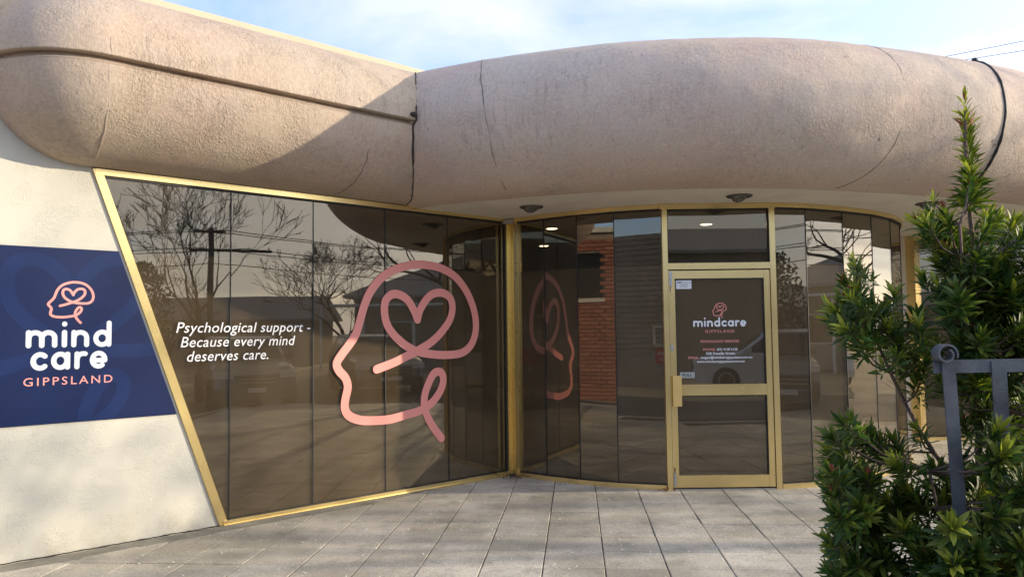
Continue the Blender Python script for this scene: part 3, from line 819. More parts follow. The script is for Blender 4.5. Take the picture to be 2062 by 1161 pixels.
# door and transom
jb = MB()
jb.box((1.458, 7.655 - 0.012, 0.0), (1.508, 7.73, 2.690)); jb.box((2.494, 7.655 - 0.012, 0.0), (2.548, 7.73, 2.690))
jb.box((1.44, 7.657 - 0.010, 2.6905), (2.56, 7.73, 2.7425))
jb.box((1.509, 7.655 - 0.010, 2.104), (2.493, 7.73, 2.165))
df = jb.obj('door_frame', M['gold'], bl)
MB().box((1.509, 7.680, 2.166), (2.493, 7.686, 2.690)).obj('transom_pane', M['glass'], df)
gk = MB(); gk.box((1.509, 7.662, 2.678), (2.493, 7.679, 2.690)); gk.box((1.509, 7.662, 2.166), (2.493, 7.679, 2.172)); gk.box((1.509, 7.662, 2.172), (1.517, 7.679, 2.678)); gk.box((2.485, 7.662, 2.172), (2.493, 7.679, 2.678))
gk.obj('gasket', M['sealant'], df)['kind'] = 'stuff'
MB().box((1.509, 7.652, -0.01), (2.493, 7.74, 0.012)).obj('threshold', M['steel'], df)
dr = MB()
y0, y1 = 7.658, 7.70
dr.box((1.513, y0, 0.024), (1.572, y1, 2.092)); dr.box((2.432, y0, 0.024), (2.489, y1, 2.092))
dr.box((1.5725, y0 + .001, 2.016), (2.4315, y1, 2.092)); dr.box((1.5725, y0 + .001, 0.024), (2.4315, y1, 0.138))
dr.box((1.5725, y0 + .001, 0.893), (2.4315, y1, 0.998))
for z in (0.903, 0.981): dr.box((1.573, y0 - 0.006, z), (2.431, y0 + .001, z + 0.008))
for x in (1.560, 2.436): dr.box((x, y0 - 0.004, 0.03), (x + 0.006, y0, 2.088))
do = dr.obj('door', M['gold'], bl); do['label'] = 'gold framed glass entrance door'
for z0, z1 in ((0.138, 0.893), (0.998, 2.016)):
    MB().box((1.5725, 7.677, z0), (2.4315, 7.683, z1)).obj('door_pane', M['glass'], do)
    MB().box((1.5725, 7.692, z0), (2.4315, 7.695, z1)).obj('privacy_film', M['film'], do)
    q = MB(); q.box((1.5725, 7.661, z1 - 0.009), (2.4315, 7.676, z1 - 0.001)); q.box((2.4225, 7.661, z0 + .001), (2.4315, 7.676, z1 - 0.01)); q.box((1.5725, 7.661, z0 + .001), (1.579, 7.676, z1 - 0.01))
    q.obj('gasket', M['sealant'], do)['kind'] = 'stuff'
hb = MB(); hb.box((1.520, 7.600, 0.797), (1.530, 7.657, 1.087)); hb.box((1.5305, 7.600, 0.797), (1.603, 7.612, 1.087)); hb.box((1.5305, 7.6125, 0.90), (1.545, 7.656, 0.99))
hb.obj('handle', M['goldh'], do)
def bolt(z0, z1, up):
    b_ = MB(); b_.box((1.517, 7.651, z0), (1.545, 7.6575, z1)); b_.box((1.527, 7.645, z0 + 0.01), (1.536, 7.651, z1 - 0.01))
    b_.lathe([(0.002, 0), (0.009, 0.001), (0.009, 0.010), (0.002, 0.012)], (1.531, 7.651, (z0 + z1) / 2), (0, -1, 0), 12)
    o = b_.obj('bolt', M['steel'], do)
    MB().tube([(1.531, 7.642, z0 - 0.05 if up else z1 + 0.05), (1.531, 7.648, z0 if up else z1)], 0.005, 6).obj('bolt_rod', M['steeldk'], do)
bolt(1.945, 2.085, True); bolt(0.035, 0.165, False)
lk = MB(); lk.box((1.518, 7.652, 1.325), (1.542, 7.6575, 1.385)); lk.lathe([(0.002, 0), (0.008, 0.001), (0.008, 0.006), (0.002, 0.007)], (1.53, 7.652, 1.357), (0, -1, 0), 12)
lk.obj('lock', M['steel'], do)
pp = MB().box((1.604, 7.6735, 1.060), (1.746, 7.6765, 1.116)).obj('pull_plate', M['plate'], do)
frD = lambda x, z, h: Vector((x, 7.6765 - h, z))
frP = lambda x, z, h: Vector((x, 7.6733 - h, z))
text('lettering', 'PULL', 1.630, 1.722, 1.076, 0.026, frP, M['ink'], do, bold=0.01)
mb = MB(); logo(mb, 2.000, 1.705, 0.0805, 0.0815, 0.0075, frD); mb.obj('head_logo', M['pink'], do)
mb = MB(); word(mb, 'mindcare', 1.744, 2.253, 1.549, 0.060, frD); mb.obj('lettering', M['white'], do)
text('lettering', 'GIPPSLAND', 1.858, 2.140, 1.491, 0.028, frD, M['pink'], do, spacing=1.35, bold=0.006)
text('lettering', 'PSYCHOLOGY SERVICES', 1.812, 2.182, 1.396, 0.024, frD, M['pink'], do, bold=0.014)
text('lettering', 'PHONE.', 1.834, 1.955, 1.320, 0.022, frD, M['pink'], do, bold=0.014)
text('lettering', '(03) 4138 5120', 1.967, 2.165, 1.320, 0.022, frD, M['white'], do, bold=0.014)
text('lettering', '52B Desailly Street.', 1.861, 2.143, 1.282, 0.022, frD, M['white'], do, bold=0.014)
text('lettering', 'EMAIL.', 1.689, 1.797, 1.243, 0.022, frD, M['pink'], do, bold=0.014)
text('lettering', 'megan@mindcaregippsland.com.au', 1.808, 2.304, 1.243, 0.022, frD, M['white'], do, bold=0.014)
text('lettering', 'www.mindcaregippsland.com.au', 1.770, 2.228, 1.205, 0.022, frD, M['white'], do, bold=0.014)
stx = MB().box((1.586, 7.6755, 1.917), (1.736, 7.6765, 2.000)).obj('sticker', M['paper'], do)
frS = lambda x, z, h: Vector((x, 7.6753 - h, z))
text('lettering', 'new', 1.600, 1.643, 1.972, 0.020, frS, M['ink'], do, bold=0.02, shear=0.2)
text('lettering', 'dimensions', 1.645, 1.724, 1.972, 0.018, frS, M['steel'], do, bold=0.0)
sl = MB()
for z, a, b_ in ((1.958, 1.622, 1.700), (1.949, 1.628, 1.703), (1.935, 1.622, 1.700)): sl.box((a, 7.6745, z), (b_, 7.6754, z + 0.003))
sl.obj('small_print', M['steeldk'], do)['kind'] = 'stuff'

# ------------------------------------------------------------------ blue sign on the wall
sgn = thing('wall_sign', W(-1.3, 0.92, 0.0), 'dark blue clinic sign with slanted right edge on the cream wall', 'sign')
pl = [(-2.30, 0.922), (-0.392, 0.922), (-0.829, 2.157), (-2.72, 2.157)]
f_ = [W(s_, z, -0.008) for s_, z in pl]; bk = [W(s_, z, -0.0215) for s_, z in pl]
mesh('panel', f_ + bk, [(0, 1, 2, 3), (7, 6, 5, 4), (0, 4, 5, 1), (1, 5, 6, 2), (2, 6, 7, 3), (3, 7, 4, 0)], M['blue'], sgn)
frN = lambda s_, z, h: W(s_, z, -0.0078 + h)
wm = MB()
A_ = [(-0.90 + 1.09 * (x - 2.12), 1.2 + 1.09 * (y - 1.10)) for x, y in LOGO]
frM = lambda s_, z, h: W(s_, z, -0.0078 + h * 0.25)
stroke(wm, catmull(A_[:14], 5), 0.10, frM, 0.001, 0.0006); stroke(wm, catmull(A_[14:], 5), 0.10, frM, 0.0018, 0.0012)
wo = wm.obj('watermark_logo', M['bluewm'], sgn)
bm_ = bmesh.new(); bm_.from_mesh(wo.data)
for i in range(4):
    a, b_ = W(*pl[i]), W(*pl[(i + 1) % 4]); e_ = (b_ - a).normalized(); out_ = e_.cross(WN).normalized()
    bmesh.ops.bisect_plane(bm_, geom=bm_.verts[:] + bm_.edges[:] + bm_.faces[:], plane_co=a - out_ * 0.002, plane_no=out_, clear_outer=True)
bm_.to_mesh(wo.data); bm_.free()
mb = MB(); logo(mb, -1.143, 1.772, 0.176, 0.169, 0.0175, frN); mb.obj('head_logo', M['pinksign'], sgn)
mb = MB(); word(mb, 'mind', -1.421, -0.870, 1.452, 0.124, frN); mb.obj('lettering', M['offwhite'], sgn)
mb = MB(); word(mb, 'care', -1.390, -0.900, 1.295, 0.128, frN); mb.obj('lettering', M['offwhite'], sgn)
text('lettering', 'GIPPSLAND', -1.430, -0.860, 1.191, 0.056, frN, M['pinksign'], sgn, spacing=1.32, bold=0.004)

# ------------------------------------------------------------------ soffit lights, interior lights
def soffit_light(x, y, label):
    t_ = thing('soffit_light', (x, y, 2.745), label, 'light', 'soffit lights')
    MB().lathe([(0.075, 0.0), (0.118, 0.0), (0.115, -0.012), (0.095, -0.018), (0.075, -0.012)], (x, y, 2.7445), (0, 0, 1), 24).obj('trim_ring', M['lampdk'], t_, True)
    a = Vector((0.25, -0.45, -1)).normalized()
    MB().lathe([(0.078, -0.01), (0.072, 0.012), (0.060, 0.026), (0.045, 0.030), (0.02, 0.024)], (x, y, 2.738), a, 16).obj('eyeball_lamp', M['lampgl'], t_, True)
    return t_
soffit_light(0.20, 7.73, 'round recessed light in the soffit nearest the straight window')
soffit_light(2.10, 7.24, 'round recessed light in the soffit directly above the door')
soffit_light(4.14, 7.83, 'round recessed light in the soffit just above the shrub')
def inside_light(x, y, label):
    t_ = thing('ceiling_light', (x, y, 2.69), label, 'light', 'lit ceiling lights inside')
    MB().lathe([(0.05, 0), (0.085, 0), (0.083, -0.006), (0.05, -0.006)], (x, y, 2.6895), (0, 0, 1), 20).obj('trim_ring', M['trim'], t_)
    MB().lathe([(0.001, -0.003), (0.062, -0.004), (0.06, -0.009), (0.001, -0.010)], (x, y, 2.6890), (0, 0, 1), 20).obj('lamp_face', M['glow'], t_)
inside_light(0.46, 8.95, 'lit round ceiling light inside, upper one of the two behind the left curved glass')
inside_light(0.44, 10.75, 'lit round ceiling light inside, lower one of the two behind the left curved glass')
inside_light(2.16, 8.75, 'lit round ceiling light inside, seen through the pane over the door')

# ------------------------------------------------------------------ litter
lt = MB(); q = random.Random(3)
for i in range(70):
    x, y = 0.02 + q.gauss(0, 0.09), 8.40 + q.gauss(0, 0.035)
    if i > 52: x, y = 1.44 + q.gauss(0, 0.04), 7.62 + q.gauss(0, 0.015)
    c_ = Vector((x, y, 0.004 + q.random() * 0.03)); a = Vector((q.uniform(-1, 1), q.uniform(-1, 1), q.uniform(-.5, .5))).normalized() * q.uniform(0.010, 0.022); b_ = a.cross(Vector((0, 0, 1))).normalized() * 0.008
    lt.add([c_ - a, c_ + b_, c_ + a, c_ - b_, c_ + Vector((0, 0, 0.006))], [(0, 1, 4), (1, 2, 4), (2, 3, 4), (3, 0, 4)])
tag(lt.obj('leaf_litter', M['dryleaf']), 'small heap of dry red brown leaves at the foot of the gold corner post', 'leaves', kind='stuff')
pt = MB()
for i in range(330):
    x = q.uniform(-2.6, 3.6); y = q.uniform(4.6, 8.2)
    if (Vector((x, y, 0)) - WA).dot(WN) < 0.1: continue
    r_ = q.uniform(0.004, 0.0095)
    c_ = Vector((x, y, 0.003)); pt.add([c_ + Vector((math.cos(a) * r_, math.sin(a) * r_ * 0.8, 0)) for a in (0, 1.3, 2.5, 3.9, 5.1)] + [c_ + Vector((0, 0, r_ * 0.7))], [(j, (j + 1) % 5, 5) for j in range(5)])
tag(pt.obj('fallen_petals', M['petal']), 'tiny white petals scattered over the grey paving', 'petals', kind='stuff')

# ------------------------------------------------------------------ tree guard
tg = thing('tree_guard', (1.8, 2.8, 0), 'grey galvanised steel strip guard with a scroll end around the shrub', 'tree guard')
def strip(name, pts, w, t_, axis):    # flat bar as swept rectangle; axis = width direction
    mb = MB(); P = [Vector(p) for p in pts]; ax = Vector(axis); vs = []
    n_ = len(P)
    for i in range(n_):
        d = (P[min(i + 1, n_ - 1)] - P[max(i - 1, 0)]).normalized(); th = d.cross(ax).normalized() * t_ / 2
        vs += [P[i] - ax * w / 2 - th, P[i] + ax * w / 2 - th, P[i] + ax * w / 2 + th, P[i] - ax * w / 2 + th]
    fs = [(4 * i + j, 4 * i + (j + 1) % 4, 4 * i + 4 + (j + 1) % 4, 4 * i + 4 + j) for i in range(n_ - 1) for j in range(4)] + [(3, 2, 1, 0), tuple(4 * (n_ - 1) + j for j in range(4))]
    mb.add(vs, fs); return mb.obj(name, M['galv'], tg)
strip('top_rail', [(1.475, 2.80, 1.381), (2.6, 2.80, 1.386)], 0.046, 0.006, (0, 0, 1))
# left upright ends in a scroll rolled away from the viewer
sc_pts = [(1.575 + (1.522 - 1.575) * u, 2.790, -0.1 + 1.50 * u) for u in (0, 0.25, 0.5, 0.75, 1)]
for k in range(0, 16):
    a = R(0 + 24 * k); r_ = 0.036 - 0.0010 * k
    sc_pts.append((1.522 - 0.010 - (0.03 - r_ * math.cos(a)) , 2.790 + 0.0, 1.405 + r_ * math.sin(a)))
strip('upright', sc_pts[:5], 0.046, 0.006, (1, 0, 0))
mbs = MB(); vs = []
for k in range(22):
    a = R(-20 + 21 * k); r_ = 0.037 - 0.0009 * k
    cx_ = 1.500; cz_ = 1.425
    vs.append(((cx_ + r_ * math.cos(a)), (cz_ + r_ * math.sin(a))))
P3 = [Vector((x, 2.775, z)) for x, z in vs]
strip('scroll', P3, 0.05, 0.006, (0, 1, 0))
strip('upright', [(1.715, 2.793, -0.1), (1.707, 2.793, 0.7), (1.700, 2.793, 1.40)], 0.052, 0.006, (1, 0, 0))
strip('upright', [(2.12, 2.793, -0.1), (2.115, 2.793, 1.40)], 0.052, 0.006, (1, 0, 0))
strip('lower_rail', [(1.545, 2.80, 0.22), (2.6, 2.80, 0.22)], 0.046, 0.006, (0, 0, 1))

# ------------------------------------------------------------------ shrub
sh = thing('shrub', (1.75, 3.05, 0), 'tall leafy green shrub with reddish shoot tips in the right foreground', 'shrub')
CLU = [(1.754, 2.1, 0.075), (1.751, 2.033, 0.084), (1.547, 1.912, 0.079), (1.644, 1.958, 0.056), (1.612, 1.883, 0.075), (1.696, 1.853, 0.075), (1.812, 1.928, 0.071), (1.905, 1.908, 0.084), (1.616, 1.76, 0.084), (1.747, 1.739, 0.084), (1.861, 1.766, 0.084), (1.723, 1.627, 0.084), (1.872, 1.606, 0.094), (1.63, 1.647, 0.075), (1.904, 1.475, 0.084), (1.774, 1.495, 0.075), (1.315, 1.745, 0.06), (1.303, 1.67, 0.071), (1.254, 1.614, 0.084), (1.366, 1.594, 0.079), (1.443, 1.649, 0.068), (1.232, 1.521, 0.075), (1.295, 1.464, 0.079), (1.419, 1.509, 0.084), (1.48, 1.405, 0.068), (1.533, 1.554, 0.084), (1.584, 1.441, 0.075), (1.514, 1.321, 0.064), (1.625, 1.311, 0.068), (1.558, 1.704, 0.068), (1.275, 1.167, 0.079), (1.217, 1.094, 0.084), (1.357, 1.111, 0.084), (1.232, 1.002, 0.084), (1.183, 0.92, 0.075), (1.296, 0.964, 0.084), (1.43, 1.082, 0.079), (1.507, 1.146, 0.064), (1.566, 0.998, 0.075), (1.684, 1.162, 0.079), (1.781, 1.235, 0.084), (1.867, 1.289, 0.084), (1.884, 1.067, 0.094), (1.769, 0.977, 0.094), (1.607, 0.887, 0.09), (1.469, 0.907, 0.09), (1.346, 0.836, 0.09), (1.234, 0.783, 0.084), (1.203, 0.692, 0.079), (1.369, 0.69, 0.094), (1.5, 0.743, 0.094), (1.647, 0.741, 0.094), (1.78, 0.812, 0.094), (1.875, 0.866, 0.094), (1.848, 0.684, 0.094), (1.698, 0.623, 0.094), (1.55, 0.606, 0.094), (1.31, 0.6, 0.094), (1.2, 0.62, 0.084), (1.852, 1.178, 0.066), (1.729, 1.328, 0.068), (1.788, 1.402, 0.075)]
q = random.Random(21)
def leafgeo(L, w, curl, fold):
    """lanceolate leaf along +Y, normal +Z"""
    prof = [(0, 0.12), (0.22, 0.62), (0.5, 1.0), (0.78, 0.72), (1.0, 0.02)]
    vs = []
    for u, k in prof:
        y = L * u; z = -curl * L * u * u
        vs += [(-w * k / 2, y, z + fold * w * k), (0, y, z), (w * k / 2, y, z + fold * w * k)]
    fs = []
    for i in range(4):
        a = 3 * i; fs += [(a, a + 1, a + 4, a + 3), (a + 1, a + 2, a + 5, a + 4)]
    return vs, fs
LV = []
for k in range(6):
    vs_, fs_ = leafgeo(0.064, 0.0112 + 0.0022 * (k % 3), [0.05, 0.14, 0.22, -0.06, 0.1, 0.3][k], [0.12, 0.2, 0.28][k % 3])
    LV.append((np.array(vs_), fs_))
def leaf_me(v, mat, tone):
    me = bpy.data.meshes.new('leaf'); me.from_pydata([tuple(x) for x in v[0]], [], v[1]); me.materials.append(mat)
    at = me.attributes.new('tone', 'FLOAT', 'POINT'); at.data.foreach_set('value', [tone] * len(v[0]))
    me.polygons.foreach_set('use_smooth', [True] * len(me.polygons)); return me
LM = {(k, t_): leaf_me(LV[k], M['leafnew'] if t_ == 9 else M['leaf'], 0.0 if t_ == 9 else t_) for k in range(6) for t_ in (0.0, 0.25, 0.6, 1.0, 9)}
leaves = []      # (matrix, variant, tone)
stems = MB()
def whorl(c_, d, n_, L, spread0, spread1, tonef, back=0.0):
    d = d.normalized(); a = Vector((0, 0, 1)) if abs(d.z) < 0.8 else Vector((1, 0, 0))
    x = d.cross(a).normalized(); y = x.cross(d)
    for i in range(n_):
        u = i / max(1, n_ - 1); ph = i * 2.39996 + q.uniform(-.3, .3)
        sp_ = spread0 + (spread1 - spread0) * u + q.uniform(-.16, .16)     # low leaves spread more
        dirv = (d * math.cos(sp_) + (x * math.cos(ph) + y * math.sin(ph)) * math.sin(sp_)).normalized()
        pos = c_ + d * (u - 1) * back + (x * math.cos(ph) + y * math.sin(ph)) * 0.003
        up = (d - dirv * d.dot(dirv)); up = up.normalized() if up.length > 1e-3 else Vector((0, 0, 1))
        side = dirv.cross(up).normalized(); up = side.cross(dirv)
        s_ = L * q.uniform(0.60, 1.25) / 0.062
        mt4 = Matrix((side * s_, dirv * s_, up * s_)).transposed().to_4x4(); mt4.translation = pos
        leaves.append((mt4, q.randrange(6), tonef(u)))
trunk = [Vector((1.779 + 0.02 * math.sin(z * 5), 3.05 + 0.015 * math.cos(z * 4), z)) for z in np.linspace(-0.05, 2.36, 26)]
stems.tube(trunk, [0.020 - 0.0145 * i / 25 for i in range(26)], 7)
def tone_std(u): return q.choice([0.0, 0.0, 0.0, 0.25, 0.25 if u < 0.6 else 0.6])
limbs = []
for bx_, tz_ in ((1.50, 1.0), (1.38, 1.6), (1.95, 1.4), (1.32, 0.75), (1.66, 1.9), (1.88, 1.9)):
    lz = max(0.12, tz_ - 0.75); base = Vector((1.75, 3.05, lz)); tip = Vector((bx_, 3.05 + q.uniform(-.22, .22), tz_))
    P = [base.lerp(tip, u) + Vector((0, 0, -0.10 * math.sin(math.pi * u))) for u in np.linspace(0, 1, 9)]
    stems.tube(P, [0.011 - 0.006 * i / 8 for i in range(9)], 6); limbs += P
nodes = limbs + [p for p in trunk if p.z < 1.75]
extra = []
for (cx_, cz_, r_) in CLU:
    if cz_ > 2.0: continue
    for k in range(3):
        extra.append((cx_ + q.uniform(-.05, .05), cz_ + q.uniform(-.06, .05), r_ * 0.9, (q.uniform(-.16, 0.0), q.uniform(0.03, 0.2), q.uniform(0.15, 0.38), q.uniform(-.12, 0.12))[k]))
for k in range(46):     # low skirt on the left side
    extra.append((q.uniform(1.19, 1.75), q.uniform(0.45, 1.02), 0.088, q.uniform(-.2, .25)))
for k in range(40):
    extra.append((q.uniform(1.92, 2.3), q.uniform(0.45, 1.9), 0.09, q.uniform(-.2, .3)))
for k in range(70):     # body of the plant round the trunk
    extra.append((q.uniform(1.66, 2.15), q.uniform(1.30, 1.82), 0.088, q.choice([q.uniform(-.15, .0), q.uniform(.05, .35)])))
for k in range(52):     # in front of the guard
    x_ = q.uniform(1.55, 2.25); z_ = q.uniform(0.35, 1.27) if x_ > 1.80 else q.uniform(0.35, 0.78)
    extra.append((x_, z_, 0.09, q.uniform(-.42, -.26)))
for k in range(40):
    extra.append((q.uniform(1.25, 2.1), q.uniform(0.15, 0.6), 0.09, q.uniform(-.2, .3)))
allc = [(x, z, r_, 0.0) for x, z, r_ in CLU] + extra
for ci_, (x, z, r_, dy) in enumerate(allc):
    y = 3.0 + dy
    if 1.40 < x < 1.80 and 1.02 < z < 1.30 and ci_ >= len(CLU) and q.random() < 0.6: continue
    px_ = 1031 + 1600 * x / 3.0; py_ = 657 - 1600 * (z - 1.52) / 3.0
    if ci_ >= len(CLU) and 1800 < px_ < 1885 and (470 < py_ < 640 or 770 < py_ < 960): continue
    if ci_ >= len(CLU) and px_ < 1800 and 745 < py_ < 805: continue
    k_ = y / 3.0
    c_ = Vector((x * k_, y, 1.52 + (z - 1.52) * k_))
    # nearest lower node
    best = min(nodes, key=lambda p: (p - c_).length + (0.5 if p.z > c_.z - 0.03 else 0))
    out_ = Vector((c_.x - 1.76, c_.y - 3.05, 0)); 
    d = (c_ - best).normalized() * 0.5 + Vector((0, 0, 0.75)) + out_ * 1.1 + Vector((q.uniform(-.3, .3), q.uniform(-.3, .3), 0)); d.normalize()
    mid = best.lerp(c_, 0.55) + Vector((0, 0, -0.03))
    P = [best, best.lerp(mid, 0.5), mid, mid.lerp(c_, 0.6), c_ - d * 0.02, c_]
    stems.tube(P, [0.0045, 0.004, 0.0036, 0.003, 0.0026, 0.0015], 5)
    bright = q.random() < (0.6 if z > 1.3 else 0.36)
    def tf(u, bright=bright):
        if bright and u > 0.72: return q.choice([0.6, 1.0, 0.6, 0.25])
        return q.choice([0.0, 0.0, 0.25, 0.25])
    whorl(c_, d, int(44 * r_ / 0.08), r_ * 0.82, 1.45, 0.25, tf, 0.075)
    if q.random() < 0.8:
        e_ = c_ - d * 0.06 + Vector((q.uniform(-.05, .05), q.uniform(-.03, .03), q.uniform(-.03, .02)))
        whorl(e_, (d + Vector((q.uniform(-.8, .8), q.uniform(-.6, .6), 0))), 12, r_ * 0.7, 1.4, 0.4, tone_std, 0.05)
    if q.random() < 0.16: 
        for j in range(5):
            mt4 = Matrix.Translation(c_ + d * 0.01) @ Matrix.Rotation(q.uniform(0, 6.3), 4, 'Z') @ Matrix.Rotation(q.uniform(.7, 1.4), 4, 'X')
            leaves.append((mt4 @ Matrix.Scale(0.6, 4), q.randrange(6), 9))
# spire
for z in np.arange(1.98, 2.10, 0.028): whorl(Vector((1.784, 3.05, z)), Vector((0.05, 0, 1)), 15, 0.088, 1.3, 0.8, tone_std, 0.02)
for z in np.arange(2.11, 2.36, 0.021):
    u = (z - 2.11) / 0.25
    whorl(Vector((1.781 - 0.01 * u, 3.05, z)), Vector((-0.05, 0, 1)), 10, 0.070 - 0.018 * u, 1.0 - .3 * u, 0.55, lambda w_, u=u: q.choice([0.25, 0.25, 0.6, 0.6] if u < 0.6 else [0.6, 1.0, 1.0, 1.0, 9]), 0.02)
whorl(Vector((1.772, 3.05, 2.40)), Vector((0, 0, 1)), 9, 0.045, 0.7, 0.1, lambda u: q.choice([1.0, 9, 0.6]), 0.03)
stems.obj('stem', M['stem'], sh, True)
# the 290 leaves nearest the camera are single objects, the rest one mass
shw = world_loc(sh)
key = lambda l: (l[0].translation - Vector((0, 0, 1.52))).length
infr = lambda l: (lambda p: p is not None and p[0] < 2062 and p[1] < 1161)(pix(l[0].translation))
order = sorted(leaves, key=lambda l: (not infr(l), key(l)))
for mt4, k, tn in order[:290]:
    o = bpy.data.objects.new('leaf', LM[(k, tn)]); col.objects.link(o); o.parent = sh
    o.matrix_local = Matrix.Translation(-shw) @ mt4
rest = order[290:]
V, Fc, T, MI = [], [], [], []
off = 0
for mt4, k, tn in rest:
    a = np.array(mt4); v = LV[k][0] @ a[:3, :3].T + a[:3, 3]
    V.append(v); Fc += [tuple(i + off for i in f) for f in LV[k][1]]; MI += [1 if tn == 9 else 0] * 8
    T += [0.0 if tn == 9 else tn] * len(v); off += len(v)
me = bpy.data.meshes.new('foliage'); me.from_pydata(np.concatenate(V).tolist(), [], Fc)
me.materials.append(M['leaf']); me.materials.append(M['leafnew'])
me.polygons.foreach_set('material_index', MI); me.polygons.foreach_set('use_smooth', [True] * len(Fc))
at = me.attributes.new('tone', 'FLOAT', 'POINT'); at.data.foreach_set('value', T)
fo = link('foliage', me, None, sh); fo['kind'] = 'stuff'

# ------------------------------------------------------------------ overhead wires beyond the roof
for (a, b_, lab) in (((17.2, 30, 11.95), (30, 31, 14.6), 'upper one of two thin overhead wires above the roof at far right'), ((17.8, 30.3, 11.85), (30, 31.3, 13.9), 'lower one of two thin overhead wires above the roof at far right')):
    a, b_ = Vector(a), Vector(b_)
    a2 = a - (b_ - a) * 1.5
    P = [a2.lerp(b_, u) for u in np.linspace(0, 1, 12)]
    o = MB().tube(P, 0.012, 5).obj('overhead_wire', M['wire']); tag(o, lab, 'wire', 'overhead wires')

# ================================================================== across the street (seen in the glass)
def tree(name, loc, H_, label, seed, spread=1.0, r0=0.2, lean=(0, 0), levels=5, mat='bark', firstsplit=0.28):
    t_ = thing(name, loc, label, 'tree', 'bare street trees'); qq = random.Random(seed)
    tr, br = MB(), MB()
    def grow(p, d, L, r_, lev):
        n_ = 4; P = [p]; dd = d.copy()
        for i in range(n_):
            dd = (dd + Vector((qq.gauss(0, .16), qq.gauss(0, .16), qq.gauss(0.03, .10)))).normalized(); P.append(P[-1] + dd * L / n_)
        r1 = max(r_ * 0.62, 0.012)
        (tr if lev == 0 else br).tube(P, [r_ + (r1 - r_) * i / n_ for i in range(n_ + 1)], 7 if lev < 2 else (5 if lev < 3 else 3))
        if lev >= levels: return
        for k in range(qq.choice([2, 3, 3]) if lev else 5):
            ax = Vector((qq.uniform(-1, 1), qq.uniform(-1, 1), qq.uniform(-.4, .6))).normalized()
            nd = (dd + ax * (0.75 * spread if lev else 0.9 * spread)).normalized(); nd.z = max(nd.z, -0.15)
            st = P[-1] if k < 2 else P[2 + k % 3]
            grow(st, nd.normalized(), L * qq.uniform(0.60, 0.88), max(0.011, r1 * qq.uniform(.6, .85)), lev + 1)
    grow(Vector(loc), Vector((lean[0], lean[1], 1)).normalized(), H_ * firstsplit, r0, 0)
    tr.obj('trunk', M[mat], t_, True); br.obj('branches', M[mat], t_, True)
tree('bare_tree', (28.6, -7.6, -0.16), 10.0, 'tall bare tree behind the power pole, mirrored in the straight window', 5, 0.75, 0.17, levels=6)
tree('bare_tree', (36.0, -5.6, -0.16), 9.0, 'wide bare tree right of the power pole, mirrored in the straight window', 9, 1.0, 0.2, levels=6)
tree('bare_tree', (31.5, -11.5, -0.16), 7.0, 'small bare tree left of the power pole, mirrored in the straight window', 14, 1.0, 0.12)
tree('bare_tree', (18.8, 6.6, -0.16), 8.4, 'thick trunked bare tree mirrored in the right curved panes', 23, 1.05, 0.34, firstsplit=0.30)
tree('bare_tree', (24.0, 12.6, -0.16), 6.0, 'slender bare tree mirrored at the right edge of the curved window', 31, 0.9, 0.10)
tree('bare_tree', (26.5, -0.4, -0.16), 7.0, 'twiggy bare tree beside the veranda house, mirrored in the curved panes', 37, 1.0, 0.13)
# dark evergreen
ev = thing('evergreen_tree', (13.8, -3.4, -0.16), 'dark evergreen tree mirrored in the pane right of the door', 'tree')
MB().tube([(13.8, -3.4, -0.16), (13.8, -3.4, 3.2)], [0.12, 0.04], 7).obj('trunk', M['bark'], ev)
eb = MB(); qq = random.Random(4)
for i in range(2600):
    u = qq.random() ** 0.6; z = 0.6 + 3.1 * qq.random(); rr_ = 1.1 * math.sqrt(max(0.03, 1 - ((z - 2.0) / 1.9) ** 2)) * u; a = qq.uniform(0, 6.283)
    c_ = Vector((13.8 + rr_ * math.cos(a), -3.4 + rr_ * math.sin(a), z)); x = Vector((qq.gauss(0, 1), qq.gauss(0, 1), qq.gauss(0, 1))).normalized() * 0.09; y = x.cross(Vector((qq.gauss(0, 1), qq.gauss(0, 1), 1))).normalized() * 0.04
    eb.add([c_ - x, c_ + y, c_ + x, c_ - y], [(0, 1, 2, 3)])
eb.obj('crown', M['hedge'], ev)
# power pole
pp_ = thing('power_pole', (23.05, -5.3, -0.16), 'timber power pole with two crossarms, mirrored in the straight window', 'pole')
MB().tube([(23.05, -5.3, -0.16), (23.05, -5.3, 5.95)], [0.15, 0.11], 10).obj('pole', M['pole'], pp_)
ax = Vector((0.40, 0.92, 0)).normalized()
for z, l0, l1 in ((5.78, 0.62, 0.60), (5.02, 0.75, 2.3)):
    c_ = Vector((22.93, -5.3, z)); a_, b_ = c_ - ax * l0, c_ + ax * l1
    MB().tube([a_, b_], 0.06, 4).obj('crossarm', M['pole'], pp_)
    ins = MB()
    for u in (0.04, 0.3, 0.7, 0.96): ins.lathe([(0.02, 0), (0.04, 0.04), (0.03, 0.08), (0.01, 0.12)], a_.lerp(b_, u) + Vector((0, 0, 0.06)), (0, 0, 1), 8)
    ins.obj('insulators', M['trim'], pp_)['kind'] = 'stuff'
for i, (dz, off_) in enumerate(((5.86, -0.55), (5.86, 0.5), (5.12, -0.6), (5.12, 1.2), (4.5, 0.0))):
    c_ = Vector((22.93, -5.3, dz)) + ax * off_
    P = [Vector((c_.x + d * 0.55, c_.y + d * 0.83, c_.z - 0.7 * (1 - ((abs(d) - 14) / 14) ** 2) + 0.012 * d)) for d in np.linspace(-28, 28, 25)]
    o = MB().tube(P, 0.017, 4).obj('power_line', M['wire']); tag(o, ['power line on the near end of the upper crossarm', 'power line on the far end of the upper crossarm', 'power line on the near end of the lower crossarm', 'power line on the far end of the lower crossarm', 'lowest power line, fixed to the pole below both crossarms'][i], 'wire', 'street power lines')
